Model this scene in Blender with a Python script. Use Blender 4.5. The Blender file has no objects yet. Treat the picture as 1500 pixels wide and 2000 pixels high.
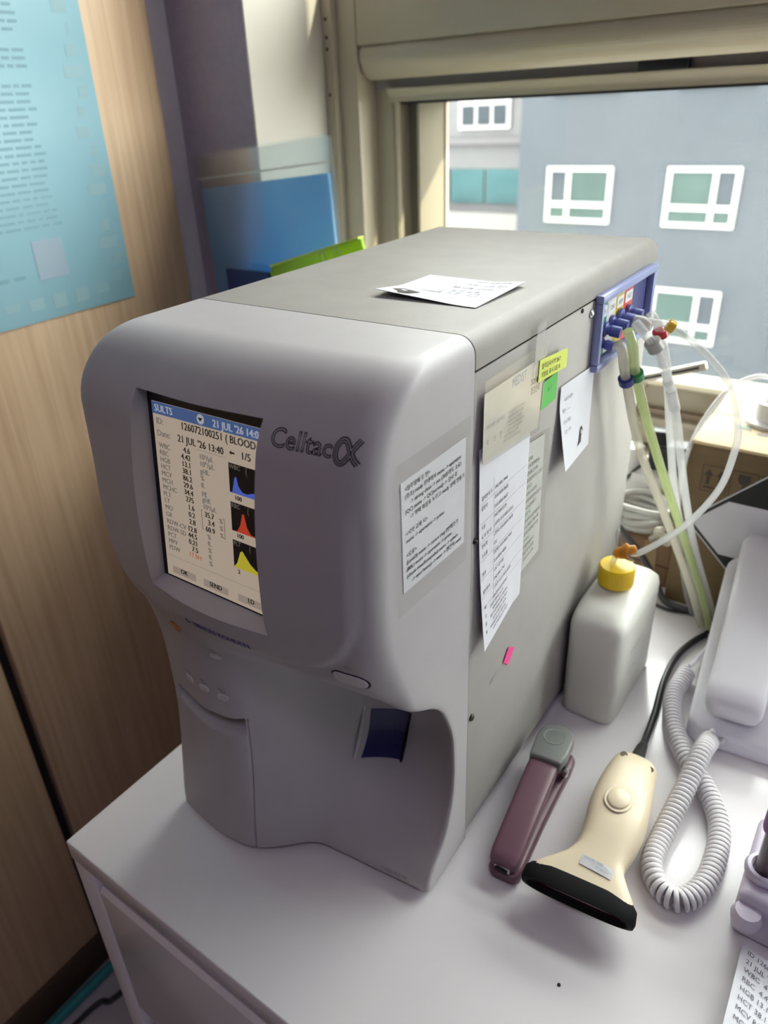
import bpy, bmesh, math, random
import numpy as np
from mathutils import Vector, Matrix

random.seed(7)
sc = bpy.context.scene
COL = sc.collection

# ------------------------------------------------------------------ camera
cam_d = bpy.data.cameras.new('camera')
cam = bpy.data.objects.new('camera', cam_d)
COL.objects.link(cam)
CR = Vector((0.808803, 0.585869, -0.050941))
CD = Vector((0.240528, -0.408608, -0.880446))
CF = Vector((-0.536641, 0.699855, -0.471401))
m = Matrix.Identity(4)
for i in range(3):
    m[i][0] = CR[i]; m[i][1] = -CD[i]; m[i][2] = -CF[i]
m[0][3], m[1][3], m[2][3] = 0.38061, -0.17401, 0.49276
cam.matrix_world = m
cam_d.sensor_fit = 'VERTICAL'
cam_d.sensor_height = 36.0
cam_d.lens = 1446.89 / 2000 * 36.0
cam_d.shift_x = (750 - 708.28) / 2000
cam_d.shift_y = -(1000 - 968.77) / 2000
cam_d.clip_start = 0.01
cam_d.clip_end = 300
cam_d.dof.use_dof = True
cam_d.dof.focus_distance = 0.44
cam_d.dof.aperture_fstop = 8.0
sc.camera = cam

# ------------------------------------------------------------------ daylight
w = bpy.data.worlds.new('sky'); sc.world = w
w.use_nodes = True
nt = w.node_tree; nt.nodes.clear()
wo = nt.nodes.new('ShaderNodeOutputWorld'); bg = nt.nodes.new('ShaderNodeBackground')
bg.inputs[0].default_value = (0.97, 0.965, 0.93, 1); bg.inputs[1].default_value = 21.0
nt.links.new(bg.outputs[0], wo.inputs[0])

sun_d = bpy.data.lights.new('sun', 'SUN'); sun_d.energy = 18.0; sun_d.angle = 0.009
sun_d.color = (1.0, 0.9, 0.68)
sun = bpy.data.objects.new('sun', sun_d); COL.objects.link(sun)
sun.rotation_euler = Vector((-1.0, -0.15, -0.30)).to_track_quat('-Z', 'Y').to_euler()

# skylight portal in the window opening: guides sampling only, adds no light
pd = bpy.data.lights.new('window_portal', 'AREA'); pd.shape = 'RECTANGLE'; pd.size = 1.45; pd.size_y = 1.0
pd.cycles.is_portal = True
po = bpy.data.objects.new('window_portal', pd); COL.objects.link(po)
po.location = (0.42, 0.88, 0.60)
po.rotation_euler = Vector((0, -1, 0)).to_track_quat('-Z', 'Y').to_euler()

# ceiling lamp of the room, above the desk
cd = bpy.data.lights.new('ceiling_lamp_light', 'AREA'); cd.shape = 'RECTANGLE'; cd.size = 1.1; cd.size_y = 0.25
cd.energy = 3.4; cd.color = (0.78, 0.66, 1.0)
co = bpy.data.objects.new('ceiling_lamp_light', cd); COL.objects.link(co)
co.location = (0.90, -0.60, 1.655)

sc.view_settings.view_transform = 'Standard'
sc.view_settings.look = 'None'
sc.view_settings.gamma = 1.0
sc.view_settings.use_curve_mapping = False
sc.view_settings.exposure = -0.06
sc.cycles.max_bounces = 10
sc.cycles.transparent_max_bounces = 16
sc.cycles.caustics_reflective = False
sc.cycles.caustics_refractive = False
sc.cycles.sample_clamp_indirect = 6.0

# ------------------------------------------------------------------ materials
MATS = {}
def mat(name, col, rough=0.5, metal=0.0, var=0.0, vscale=30, bump=0.0, bscale=200, spec=0.5, coat=0.0, sub=0.0, stretch=None, emit=None, est=0.0, trans=0.0, alpha=1.0, ior=1.45):
    if name in MATS: return MATS[name]
    M = bpy.data.materials.new(name); M.use_nodes = True
    nt = M.node_tree; b = nt.nodes['Principled BSDF']
    b.inputs['Base Color'].default_value = (*col, 1)
    b.inputs['Roughness'].default_value = rough
    b.inputs['Metallic'].default_value = metal
    b.inputs['Specular IOR Level'].default_value = spec
    b.inputs['Coat Weight'].default_value = coat
    b.inputs['Coat Roughness'].default_value = 0.08
    b.inputs['IOR'].default_value = ior
    b.inputs['Alpha'].default_value = alpha
    b.inputs['Transmission Weight'].default_value = trans
    if sub:
        b.inputs['Subsurface Weight'].default_value = sub
        b.inputs['Subsurface Radius'].default_value = (0.02, 0.02, 0.02)
        b.inputs['Subsurface Scale'].default_value = 0.5
    if emit:
        b.inputs['Emission Color'].default_value = (*emit, 1)
        b.inputs['Emission Strength'].default_value = est
    if var or bump:
        tc = nt.nodes.new('ShaderNodeTexCoord')
        src = tc.outputs['Object']
        if stretch:
            mp = nt.nodes.new('ShaderNodeMapping'); mp.inputs['Scale'].default_value = stretch
            nt.links.new(src, mp.inputs[0]); src = mp.outputs[0]
        if var:
            n = nt.nodes.new('ShaderNodeTexNoise'); n.inputs['Scale'].default_value = vscale; n.inputs['Detail'].default_value = 5
            nt.links.new(src, n.inputs[0])
            r = nt.nodes.new('ShaderNodeValToRGB')
            r.color_ramp.elements[0].position = 0.3; r.color_ramp.elements[1].position = 0.7
            r.color_ramp.elements[0].color = (*[c * (1 - var) for c in col], 1)
            r.color_ramp.elements[1].color = (*[min(1, c * (1 + var)) for c in col], 1)
            nt.links.new(n.outputs[0], r.inputs[0]); nt.links.new(r.outputs[0], b.inputs['Base Color'])
        if bump:
            n2 = nt.nodes.new('ShaderNodeTexNoise'); n2.inputs['Scale'].default_value = bscale; n2.inputs['Detail'].default_value = 3
            nt.links.new(src, n2.inputs[0])
            bn = nt.nodes.new('ShaderNodeBump'); bn.inputs['Strength'].default_value = bump; bn.inputs['Distance'].default_value = 0.001
            nt.links.new(n2.outputs[0], bn.inputs['Height']); nt.links.new(bn.outputs[0], b.inputs['Normal'])
    MATS[name] = M
    return M

def gloss_mix(nt, shader, gl, f0=0.04):
    """surface gloss that grows towards grazing view, the same from either face"""
    lw = nt.nodes.new('ShaderNodeLayerWeight'); lw.inputs[0].default_value = 0.5
    pw = nt.nodes.new('ShaderNodeMath'); pw.operation = 'POWER'; pw.inputs[1].default_value = 4.0
    nt.links.new(lw.outputs['Facing'], pw.inputs[0])
    mr = nt.nodes.new('ShaderNodeMapRange'); mr.inputs[3].default_value = f0; mr.inputs[4].default_value = 0.8
    nt.links.new(pw.outputs[0], mr.inputs[0])
    mx = nt.nodes.new('ShaderNodeMixShader')
    nt.links.new(mr.outputs[0], mx.inputs[0]); nt.links.new(shader.outputs[0], mx.inputs[1]); nt.links.new(gl.outputs[0], mx.inputs[2])
    return mx

def mat_film(name, col, opacity, rough=0.2, trl=0.5, f0=0.04, tr_col=None):
    """clear plastic film: mostly see-through, a little milky, with a surface gloss"""
    if name in MATS: return MATS[name]
    M = bpy.data.materials.new(name); M.use_nodes = True
    nt = M.node_tree; nt.nodes.clear()
    out = nt.nodes.new('ShaderNodeOutputMaterial')
    tr = nt.nodes.new('ShaderNodeBsdfTransparent'); tr.inputs[0].default_value = (*(tr_col or [0.5 + 0.5 * c for c in col]), 1)
    df = nt.nodes.new('ShaderNodeBsdfDiffuse'); df.inputs[0].default_value = (*col, 1)
    tl = nt.nodes.new('ShaderNodeBsdfTranslucent'); tl.inputs[0].default_value = (*col, 1)
    m1 = nt.nodes.new('ShaderNodeMixShader'); m1.inputs[0].default_value = trl
    nt.links.new(df.outputs[0], m1.inputs[1]); nt.links.new(tl.outputs[0], m1.inputs[2])
    m2 = nt.nodes.new('ShaderNodeMixShader'); m2.inputs[0].default_value = opacity
    nt.links.new(tr.outputs[0], m2.inputs[1]); nt.links.new(m1.outputs[0], m2.inputs[2])
    gl = nt.nodes.new('ShaderNodeBsdfGlossy'); gl.inputs['Roughness'].default_value = rough
    m3 = gloss_mix(nt, m2, gl, f0)
    nt.links.new(m3.outputs[0], out.inputs[0])
    MATS[name] = M
    return M

def mat_glass(name):
    """window pane with dried dust and specks on it"""
    M = bpy.data.materials.new(name); M.use_nodes = True
    nt = M.node_tree; nt.nodes.clear()
    out = nt.nodes.new('ShaderNodeOutputMaterial')
    tr = nt.nodes.new('ShaderNodeBsdfTransparent'); tr.inputs[0].default_value = (0.95, 0.98, 0.97, 1)
    tl = nt.nodes.new('ShaderNodeBsdfTranslucent'); tl.inputs[0].default_value = (0.86, 0.9, 0.9, 1)
    tc = nt.nodes.new('ShaderNodeTexCoord')
    n1 = nt.nodes.new('ShaderNodeTexNoise'); n1.inputs['Scale'].default_value = 6; n1.inputs['Detail'].default_value = 6
    v = nt.nodes.new('ShaderNodeTexVoronoi'); v.inputs['Scale'].default_value = 150
    nt.links.new(tc.outputs['Object'], n1.inputs[0]); nt.links.new(tc.outputs['Object'], v.inputs[0])
    r1 = nt.nodes.new('ShaderNodeMapRange'); r1.inputs[1].default_value = 0.3; r1.inputs[2].default_value = 0.75; r1.inputs[3].default_value = 0.001; r1.inputs[4].default_value = 0.008
    nt.links.new(n1.outputs[0], r1.inputs[0])
    r2 = nt.nodes.new('ShaderNodeMapRange'); r2.inputs[1].default_value = 0.05; r2.inputs[2].default_value = 0.2; r2.inputs[3].default_value = 0.02; r2.inputs[4].default_value = 0.0
    nt.links.new(v.outputs['Distance'], r2.inputs[0])
    sep = nt.nodes.new('ShaderNodeSeparateColor'); nt.links.new(v.outputs['Color'], sep.inputs[0])
    gt = nt.nodes.new('ShaderNodeMath'); gt.operation = 'GREATER_THAN'; gt.inputs[1].default_value = 0.86
    nt.links.new(sep.outputs[0], gt.inputs[0])
    mu = nt.nodes.new('ShaderNodeMath'); mu.operation = 'MULTIPLY'
    nt.links.new(r2.outputs[0], mu.inputs[0]); nt.links.new(gt.outputs[0], mu.inputs[1])
    ad = nt.nodes.new('ShaderNodeMath'); ad.operation = 'ADD'
    nt.links.new(r1.outputs[0], ad.inputs[0]); nt.links.new(mu.outputs[0], ad.inputs[1])
    m1 = nt.nodes.new('ShaderNodeMixShader')
    nt.links.new(ad.outputs[0], m1.inputs[0]); nt.links.new(tr.outputs[0], m1.inputs[1]); nt.links.new(tl.outputs[0], m1.inputs[2])
    gl = nt.nodes.new('ShaderNodeBsdfGlossy'); gl.inputs['Roughness'].default_value = 0.02
    m3 = gloss_mix(nt, m1, gl, 0.02)
    nt.links.new(m3.outputs[0], out.inputs[0])
    MATS[name] = M
    return M

def mat_wood(name, c1, c2, rough=0.45):
    M = bpy.data.materials.new(name); M.use_nodes = True
    nt = M.node_tree; b = nt.nodes['Principled BSDF']; b.inputs['Roughness'].default_value = rough
    tc = nt.nodes.new('ShaderNodeTexCoord'); mp = nt.nodes.new('ShaderNodeMapping')
    mp.inputs['Scale'].default_value = (1, 60, 2.2)
    nt.links.new(tc.outputs['Object'], mp.inputs[0])
    n = nt.nodes.new('ShaderNodeTexNoise'); n.inputs['Scale'].default_value = 2.0; n.inputs['Detail'].default_value = 8; n.inputs['Distortion'].default_value = 0.4
    nt.links.new(mp.outputs[0], n.inputs[0])
    r = nt.nodes.new('ShaderNodeValToRGB')
    r.color_ramp.elements[0].position = 0.32; r.color_ramp.elements[0].color = (*c1, 1)
    r.color_ramp.elements[1].position = 0.66; r.color_ramp.elements[1].color = (*c2, 1)
    nt.links.new(n.outputs[0], r.inputs[0]); nt.links.new(r.outputs[0], b.inputs['Base Color'])
    MATS[name] = M
    return M

PLASTIC = mat('casing_plastic', (0.425, 0.408, 0.42), 0.46, var=0.015, vscale=60, bump=0.05, bscale=900)
PAINT = mat('painted_steel', (0.41, 0.395, 0.375), 0.55, var=0.03, vscale=40, bump=0.12, bscale=1200, spec=0.3)
DARK = mat('dark_gap', (0.015, 0.015, 0.018), 0.7)
BLACK = mat('black_plastic', (0.012, 0.012, 0.014), 0.38)
WHITE = mat('white_laminate', (0.80, 0.775, 0.785), 0.16, var=0.012, vscale=8)
PVC = mat('ivory_pvc', (0.40, 0.355, 0.27), 0.2, var=0.02, vscale=12)
GASKET = mat('tan_gasket', (0.36, 0.28, 0.21), 0.5)
PURPLE = mat('purple_wallpaper', (0.42, 0.37, 0.45), 0.7, var=0.05, vscale=120, bump=0.1, bscale=300)
CREAMW = mat('cream_wall', (0.47, 0.44, 0.38), 0.55, var=0.02, vscale=10)
ROOMW = mat('room_wall', (0.24, 0.22, 0.38), 0.8, var=0.02, vscale=5)
CEIL = mat('ceiling_white', (0.75, 0.73, 0.75), 0.85, var=0.01, vscale=5)
FLOOR = mat('floor_vinyl', (0.44, 0.42, 0.46), 0.4, var=0.06, vscale=9)
WOOD = mat_wood('wood_veneer', (0.50, 0.335, 0.205), (0.62, 0.44, 0.285))
DWOOD = mat('dark_skirting', (0.06, 0.035, 0.022), 0.5, var=0.15, vscale=20)
INK = mat('black_ink', (0.015, 0.015, 0.018), 0.7)
GINK = mat('grey_ink', (0.28, 0.28, 0.30), 0.7)
PAPER = mat('white_paper', (0.70, 0.705, 0.755), 0.7, var=0.012, vscale=80)
METAL = mat('steel', (0.55, 0.55, 0.55), 0.28, 1.0)
BLUEP = mat('blue_connector_plastic', (0.10, 0.12, 0.36), 0.35)
NAVY = mat('navy_plastic', (0.035, 0.04, 0.17), 0.4)

# ------------------------------------------------------------------ helpers
def prop(o, label=None, cat=None, group=None, kind=None):
    if label: o['label'] = label
    if cat: o['category'] = cat
    if group: o['group'] = group
    if kind: o['kind'] = kind
    return o

def thing(name, label, cat, loc=(0, 0, 0), group=None):
    o = bpy.data.objects.new(name, None); COL.objects.link(o)
    o.location = loc; o.empty_display_size = 0.02
    return prop(o, label, cat, group)

def link(name, me, material=None, parent=None, smooth=False):
    o = bpy.data.objects.new(name, me); COL.objects.link(o)
    if material is not None and not me.materials: me.materials.append(material)
    if parent is not None:
        o.parent = parent
        if parent.type == 'EMPTY': o.matrix_parent_inverse = Matrix.Translation(-Vector(parent.location))
    if smooth:
        me.polygons.foreach_set('use_smooth', [True] * len(me.polygons))
    return o

def pym(name, vs, fs, material, parent=None, smooth=False):
    me = bpy.data.meshes.new(name); me.from_pydata([tuple(v) for v in vs], [], fs); me.update()
    return link(name, me, material, parent, smooth)

def fix_normals(o):
    bm = bmesh.new(); bm.from_mesh(o.data); bmesh.ops.recalc_face_normals(bm, faces=bm.faces); bm.to_mesh(o.data); bm.free()
    return o

def sharp_smooth(o, ang=40):
    me = o.data
    me.polygons.foreach_set('use_smooth', [True] * len(me.polygons))
    me.set_sharp_from_angle(angle=math.radians(ang))
    return o

def box(name, lo, hi, material, parent=None, bev=0.0, seg=2, M=None):
    bm = bmesh.new()
    c = [(a + b) / 2 for a, b in zip(lo, hi)]; s = [abs(b - a) for a, b in zip(lo, hi)]
    bmesh.ops.create_cube(bm, size=1.0)
    for v in bm.verts: v.co = Vector((v.co.x * s[0] + c[0], v.co.y * s[1] + c[1], v.co.z * s[2] + c[2]))
    if bev: bmesh.ops.bevel(bm, geom=bm.edges[:], offset=bev, segments=seg, profile=0.5, affect='EDGES')
    if M is not None: bmesh.ops.transform(bm, matrix=M, verts=bm.verts)
    me = bpy.data.meshes.new(name); bm.to_mesh(me); bm.free()
    o = link(name, me, material, parent)
    if bev: sharp_smooth(o, 50)
    return o

def prism(name, outline, d0, d1, axes, material, parent=None, bev=0.0, seg=2, M=None, smooth=False):
    """outline in (a,b); axes = three column vectors for a, b and the extrusion direction"""
    A, B, E = [Vector(t) for t in axes]
    bm = bmesh.new()
    v0 = [bm.verts.new(A * a + B * b + E * d0) for a, b in outline]
    v1 = [bm.verts.new(A * a + B * b + E * d1) for a, b in outline]
    n = len(outline)
    bm.faces.new(v0[::-1]); bm.faces.new(v1)
    for i in range(n): bm.faces.new((v0[i], v0[(i + 1) % n], v1[(i + 1) % n], v1[i]))
    bmesh.ops.recalc_face_normals(bm, faces=bm.faces)
    if bev:
        es = [e for e in bm.edges if len(e.link_faces) == 2 and e.calc_face_angle(0) > 0.6]
        bmesh.ops.bevel(bm, geom=es, offset=bev, segments=seg, profile=0.5, affect='EDGES')
    if M is not None: bmesh.ops.transform(bm, matrix=M, verts=bm.verts)
    me = bpy.data.meshes.new(name); bm.to_mesh(me); bm.free()
    o = link(name, me, material, parent)
    if bev or smooth: sharp_smooth(o, 40)
    return o

def catmull(pts, n=10):
    P = [Vector(p) for p in pts]
    if len(P) < 3: return P
    P = [P[0] * 2 - P[1]] + P + [P[-1] * 2 - P[-2]]
    out = []
    for i in range(1, len(P) - 2):
        a, b, c, d = P[i - 1:i + 3]
        for k in range(n):
            t = k / n
            out.append(0.5 * ((2 * b) + (c - a) * t + (2 * a - 5 * b + 4 * c - d) * t * t + (3 * b - a - 3 * c + d) * t ** 3))
    out.append(P[-2])
    return out

def frames(path):
    T = []
    for i in range(len(path)):
        a = path[max(0, i - 1)]; b = path[min(len(path) - 1, i + 1)]
        T.append((b - a).normalized())
    up = Vector((0, 0, 1)) if abs(T[0].z) < 0.9 else Vector((1, 0, 0))
    N = [(up - T[0] * up.dot(T[0])).normalized()]
    for i in range(1, len(path)):
        n = N[-1] - T[i] * N[-1].dot(T[i])
        N.append(n.normalized() if n.length > 1e-9 else N[-1])
    return T, N

def tube(name, pts, r, material, parent=None, n=10, sub=10, cap=True):
    path = catmull(pts, sub) if sub else [Vector(p) for p in pts]
    T, N = frames(path)
    vs, fs = [], []
    for i, p in enumerate(path):
        rr = r(i / (len(path) - 1)) if callable(r) else r
        B = T[i].cross(N[i])
        for k in range(n):
            a = 2 * math.pi * k / n
            vs.append(p + (N[i] * math.cos(a) + B * math.sin(a)) * rr)
    for i in range(len(path) - 1):
        for k in range(n):
            fs.append((i * n + k, i * n + (k + 1) % n, (i + 1) * n + (k + 1) % n, (i + 1) * n + k))
    if cap:
        fs.append(tuple(range(n))[::-1]); fs.append(tuple((len(path) - 1) * n + k for k in range(n)))
    return sharp_smooth(pym(name, vs, fs, material, parent), 60)

def lathe(name, prof, material, parent=None, M=None, seg=32):
    """profile of (radius, height) turned about z, then placed by M"""
    vs, fs = [], []
    for r, z in prof:
        for k in range(seg):
            a = 2 * math.pi * k / seg
            vs.append(Vector((r * math.cos(a), r * math.sin(a), z)))
    for i in range(len(prof) - 1):
        for k in range(seg):
            fs.append((i * seg + k, i * seg + (k + 1) % seg, (i + 1) * seg + (k + 1) % seg, (i + 1) * seg + k))
    if prof[0][0] > 1e-6: fs.append(tuple(range(seg))[::-1])
    if prof[-1][0] > 1e-6: fs.append(tuple((len(prof) - 1) * seg + k for k in range(seg)))
    if M is not None: vs = [M @ v for v in vs]
    o = pym(name, vs, fs, material, parent)
    return sharp_smooth(fix_normals(o), 40)

def along(p, d):
    """matrix that puts local z along d at p"""
    q = Vector(d).to_track_quat('Z', 'Y').to_matrix().to_4x4()
    return Matrix.Translation(Vector(p)) @ q

def ring(c, u, v, a, b, n=28, e=2.6):
    out = []
    for k in range(n):
        t = 2 * math.pi * k / n
        ct, st = math.cos(t), math.sin(t)
        out.append(Vector(c) + Vector(u) * (a * math.copysign(abs(ct) ** (2 / e), ct)) + Vector(v) * (b * math.copysign(abs(st) ** (2 / e), st)))
    return out

def loft(name, rings, material, parent=None, sharp=50):
    n = len(rings[0]); vs = [v for r in rings for v in r]; fs = []
    for i in range(len(rings) - 1):
        for k in range(n):
            fs.append((i * n + k, i * n + (k + 1) % n, (i + 1) * n + (k + 1) % n, (i + 1) * n + k))
    fs.append(tuple(range(n))[::-1]); fs.append(tuple((len(rings) - 1) * n + k for k in range(n)))
    return sharp_smooth(fix_normals(pym(name, vs, fs, material, parent)), sharp)

def outline_glyphs(body, wd):
    c = bpy.data.curves.new('t', 'FONT'); c.body = body; c.fill_mode = 'NONE'; c.bevel_depth = wd; c.bevel_resolution = 0; c.resolution_u = 4
    o = bpy.data.objects.new('t', c); me = bpy.data.meshes.new_from_object(o)
    r = ([tuple(v.co) for v in me.vertices], [tuple(p.vertices) for p in me.polygons])
    bpy.data.objects.remove(o); bpy.data.curves.remove(c); bpy.data.meshes.remove(me)
    return r

PENDING = []
def write(name, lines, place, material, parent=None):
    """lines of (text, u, v, height[, width factor[, align]]) laid on a surface by place(u, v); filled in by set_all_text()"""
    me = bpy.data.meshes.new(name)
    o = link(name, me, material, parent)
    PENDING.append((me, lines, place))
    return o

def set_all_text():
    """turn every line of lettering into mesh: each character is converted once, then set side by side"""
    chars = sorted({ch for _, lines, _ in PENDING for ln in lines for ch in ln[0]})
    c = bpy.data.curves.new('t', 'FONT'); c.size = 1.0; c.resolution_u = 2; c.space_line = 3.0
    c.body = '|\n' + '\n'.join(ch + '|' for ch in chars)
    o = bpy.data.objects.new('t', c); tm = bpy.data.meshes.new_from_object(o)
    V = [tuple(v.co) for v in tm.vertices]; per = {}
    for p in tm.polygons:
        f = tuple(p.vertices); y = sum(V[i][1] for i in f) / len(f)
        per.setdefault(int(round((0.3 - y) / 3.0)), []).append(f)
    bar0 = min(V[i][0] for f in per[0] for i in f); barw = max(V[i][0] for f in per[0] for i in f) - bar0
    gl = {}
    for k, fs in per.items():
        if k == 0: continue
        xr = max(V[i][0] for f in fs for i in f); xb = xr - barw
        fs = [f for f in fs if min(V[i][0] for i in f) < xb - 1e-4]        # leave the marker bar out
        used = sorted({i for f in fs for i in f}); mp = {i: n for n, i in enumerate(used)}
        gl[chars[k - 1]] = ([(V[i][0], V[i][1] + 3.0 * k) for i in used], [tuple(mp[i] for i in f) for f in fs], xb - bar0)
    bpy.data.objects.remove(o); bpy.data.curves.remove(c); bpy.data.meshes.remove(tm)
    for me, lines, place in PENDING:
        vs, fs = [], []
        for ln in lines:
            body, u, v, size = ln[:4]
            sx = ln[4] if len(ln) > 4 else 1.0
            al = ln[5] if len(ln) > 5 else 'L'
            wd = sum(gl[ch][2] for ch in body); x = {'L': 0, 'R': -wd, 'C': -wd / 2}[al]; s = size / 0.7
            for ch in body:
                gv, gf, adv = gl[ch]; b = len(vs)
                vs += [tuple(place(u + (g[0] + x) * s * sx, v + g[1] * s)) for g in gv]
                fs += [tuple(i + b for i in f) for f in gf]; x += adv
        me.from_pydata(vs, [], fs); me.update()

def flat(name, quads, place, material, parent=None):
    """flat printed shapes: polygons in (u, v)"""
    vs, fs = [], []
    for q in quads:
        b = len(vs); vs += [place(u, v) for u, v in q]; fs.append(tuple(range(b, b + len(q))))
    return pym(name, vs, fs, material, parent)

def rect(u0, v0, u1, v1): return [(u0, v0), (u1, v0), (u1, v1), (u0, v1)]
def rrect(u0, v0, u1, v1, r, n=4):
    out = []
    for cx, cy, a0 in ((u1 - r, v1 - r, 0), (u0 + r, v1 - r, 90), (u0 + r, v0 + r, 180), (u1 - r, v0 + r, 270)):
        for k in range(n + 1):
            a = math.radians(a0 + 90 * k / n); out.append((cx + r * math.cos(a), cy + r * math.sin(a)))
    return out
def frame_rects(u0, v0, u1, v1, t):
    return [rect(u0, v0, u1, v0 + t), rect(u0, v1 - t, u1, v1), rect(u0, v0 + t, u0 + t, v1 - t), rect(u1 - t, v0 + t, u1, v1 - t)]
X, Y, Z = (1, 0, 0), (0, 1, 0), (0, 0, 1)

# ------------------------------------------------------------------ the room
FZ0, CZ = -0.726, 1.70
XL, XR, YB, YW, YF = -0.446, 2.4, 0.563, 0.705, -2.3   # left wall, right wall, pier face, window wall face, wall behind
S = 'structure'
prop(box('floor', (XL - .1, YF - .1, FZ0 - .05), (XR + .1, YW + .02, FZ0), FLOOR), kind=S)
prop(box('ceiling', (XL - .1, YF - .1, CZ), (XR + .1, .9, CZ + .05), CEIL), kind=S)
prop(box('wall_front', (XL - .1, YF - .1, FZ0), (XR + .1, YF, CZ), ROOMW), kind=S)
prop(box('wall_right', (XR, YF, FZ0), (XR + .1, .9, CZ), mat('pale_right_wall', (.72, .70, .74), .8, var=.02, vscale=5)), kind=S)
wl = prop(box('wall_left', (XL - .1, YF, FZ0), (XL, .9, CZ), mat('grey_violet_wall', (0.62, 0.58, 0.64), 0.7, var=0.03, vscale=100)), kind=S)
GAPY, WE = 0.131, 0.518
for y0, y1 in ((YF + .001, -1.16), (-1.15, -.515), (-.505, GAPY - .009), (GAPY + .007, WE)):
    box('wood_panel', (XL, y0, FZ0 + .07), (XL + .018, y1, CZ - .002), WOOD, wl, bev=.0015)
prop(box('baseboard_left', (XL, YF + .001, FZ0), (XL + .022, WE, FZ0 + .068), DWOOD, bev=.003), kind=S)
box('panel_gap_backing', (XL - .001, YF + .001, FZ0 + .07), (XL + .003, WE - .002, CZ - .003), DARK, wl)
# pier left of the window: purple face to the room, ivory reveal to the window
pier = prop(box('wall_back', (XL, YB, FZ0), (-.3175, .9, CZ), PURPLE), kind=S)
box('reveal_lining', (-.3175, YB + .001, FZ0), (-.316, YW + .02, CZ), CREAMW, pier)
wb = prop(box('wall_window', (-.316, YW, FZ0), (XR, .9, .055), CREAMW), kind=S)
box('lintel', (-.316, YW + .002, 1.1), (XR, .9, CZ), CREAMW, wb)
box('jamb', (1.15, YW + .002, .055), (XR, .9, 1.1), CREAMW, wb)

# ceiling lamp
cl = thing('ceiling_lamp', 'long white ceiling lamp in front of the desk', 'lamp', (.9, -.6, CZ))
box('lamp_housing', (.30, -.75, 1.672), (1.5, -.45, CZ - .0005), CEIL, cl, bev=.006)
box('lamp_diffuser', (.34, -.73, 1.665), (1.46, -.47, 1.673), mat('lamp_diffuser', (.9, .9, .9), .5, emit=(0.93, 0.88, 1.0), est=1.5), cl, bev=.002)

# ------------------------------------------------------------------ window
win = bpy.data.objects.new('window_1', None); COL.objects.link(win); win.location = (.5, .79, .1); prop(win, kind=S)
WR = 1.15
def strip(name, sec, x0, x1, material, bev=0.0, par=None):   # section in (y,z) run along x
    return prism(name, sec, x0, x1, (Y, Z, X), material, par or win, bev=bev, seg=3)
def post(name, sec, z0, z1, material, bev=0.0, par=None):    # section in (x,y) run along z
    return prism(name, sec, z0, z1, (X, Y, Z), material, par or win, bev=bev, seg=3)
def r4(a0, b0, a1, b1): return [(a0, b0), (a1, b0), (a1, b1), (a0, b1)]
# outer frame, left
post('edge_trim', r4(-.316, YW, -.300, .74), .10, 1.1, PVC, .0015)
for zz in (.565, .50, .585, .552):
    lathe('screw', [(.0022, 0), (.0022, .0006), (0, .001)], DARK, win, along((-.309, YW + .0002, zz), (0, -1, 0)), 10)
post('frame_post', r4(-.300, .715, -.270, .86), .10, 1.1, PVC, .001)
post('frame_post', r4(-.270, .756, -.243, .86), .10, 1.1, PVC, .001)
post('gasket', r4(-.2705, .7545, -.2675, .758), .10, .552, GASKET)
post('gasket', r4(-.243, .757, -.240, .86), .10, .60, DARK)
post('sash_stile', [(-.240, .752), (-.236, .749), (-.232, .752), (-.232, .80), (-.240, .80)], .165, .50, PVC, .0006)
post('sash_groove', r4(-.232, .778, -.212, .80), .165, .495, mat('brown_channel', (.16, .13, .10), .5))
post('glazing_bead', [(-.212, .764), (-.207, .762), (-.186, .792), (-.186, .80), (-.212, .80)], .165, .49, PVC, .0012)
post('gasket', r4(-.186, .793, -.1835, .80), .165, .49, GASKET)
# outer frame, head and transom
strip('frame_head', r4(.7158, .553, .86, .606), -.2695, WR, PVC, .001)
def bead(z0, z1, y0, y1, ogee=False):
    pts = []
    for k in range(13):
        t = k / 12
        if ogee: yy = y0 + (y1 - y0) * (0.5 + 0.5 * math.cos(math.pi * (1 - t))) * .75 + .25 * (y1 - y0) * math.sin(math.pi * t) ** 2
        else: yy = y0 - .010 * math.sin(math.pi * (.12 + .88 * t)) + .012 * t * t
        pts.append((yy, z1 + (z0 - z1) * t))
    return pts + [(.80, z0), (.80, z1)]
strip('transom_bead', bead(.514, .553, .724, .724), -.266, WR, PVC)
lathe('bead_end', [(.0001, 0), (.0165, 0), (.0175, .002), (.0165, .005), (.0001, .006)], GASKET, win, Matrix.Translation((-.2675, .737, .533)) @ Matrix.Rotation(math.radians(90), 4, 'Y'), 20)
strip('transom_groove', r4(.752, .503, .80, .5145), -.266, WR, mat('shaded_channel', (.30, .27, .27), .5))
box('catch', (.082, .742, .5035), (.135, .756, .5139), BLACK, win, bev=.001)
strip('sash_head', bead(.4875, .5035, .742, .75, True), -.244, WR, PVC)
strip('gasket', r4(.757, .4845, .80, .4875), -.243, WR, DARK)
# the bead above, at the foot of the upper pane
strip('upper_bead', bead(.604, .640, .720, .720), -.316, WR, PVC)
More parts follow.
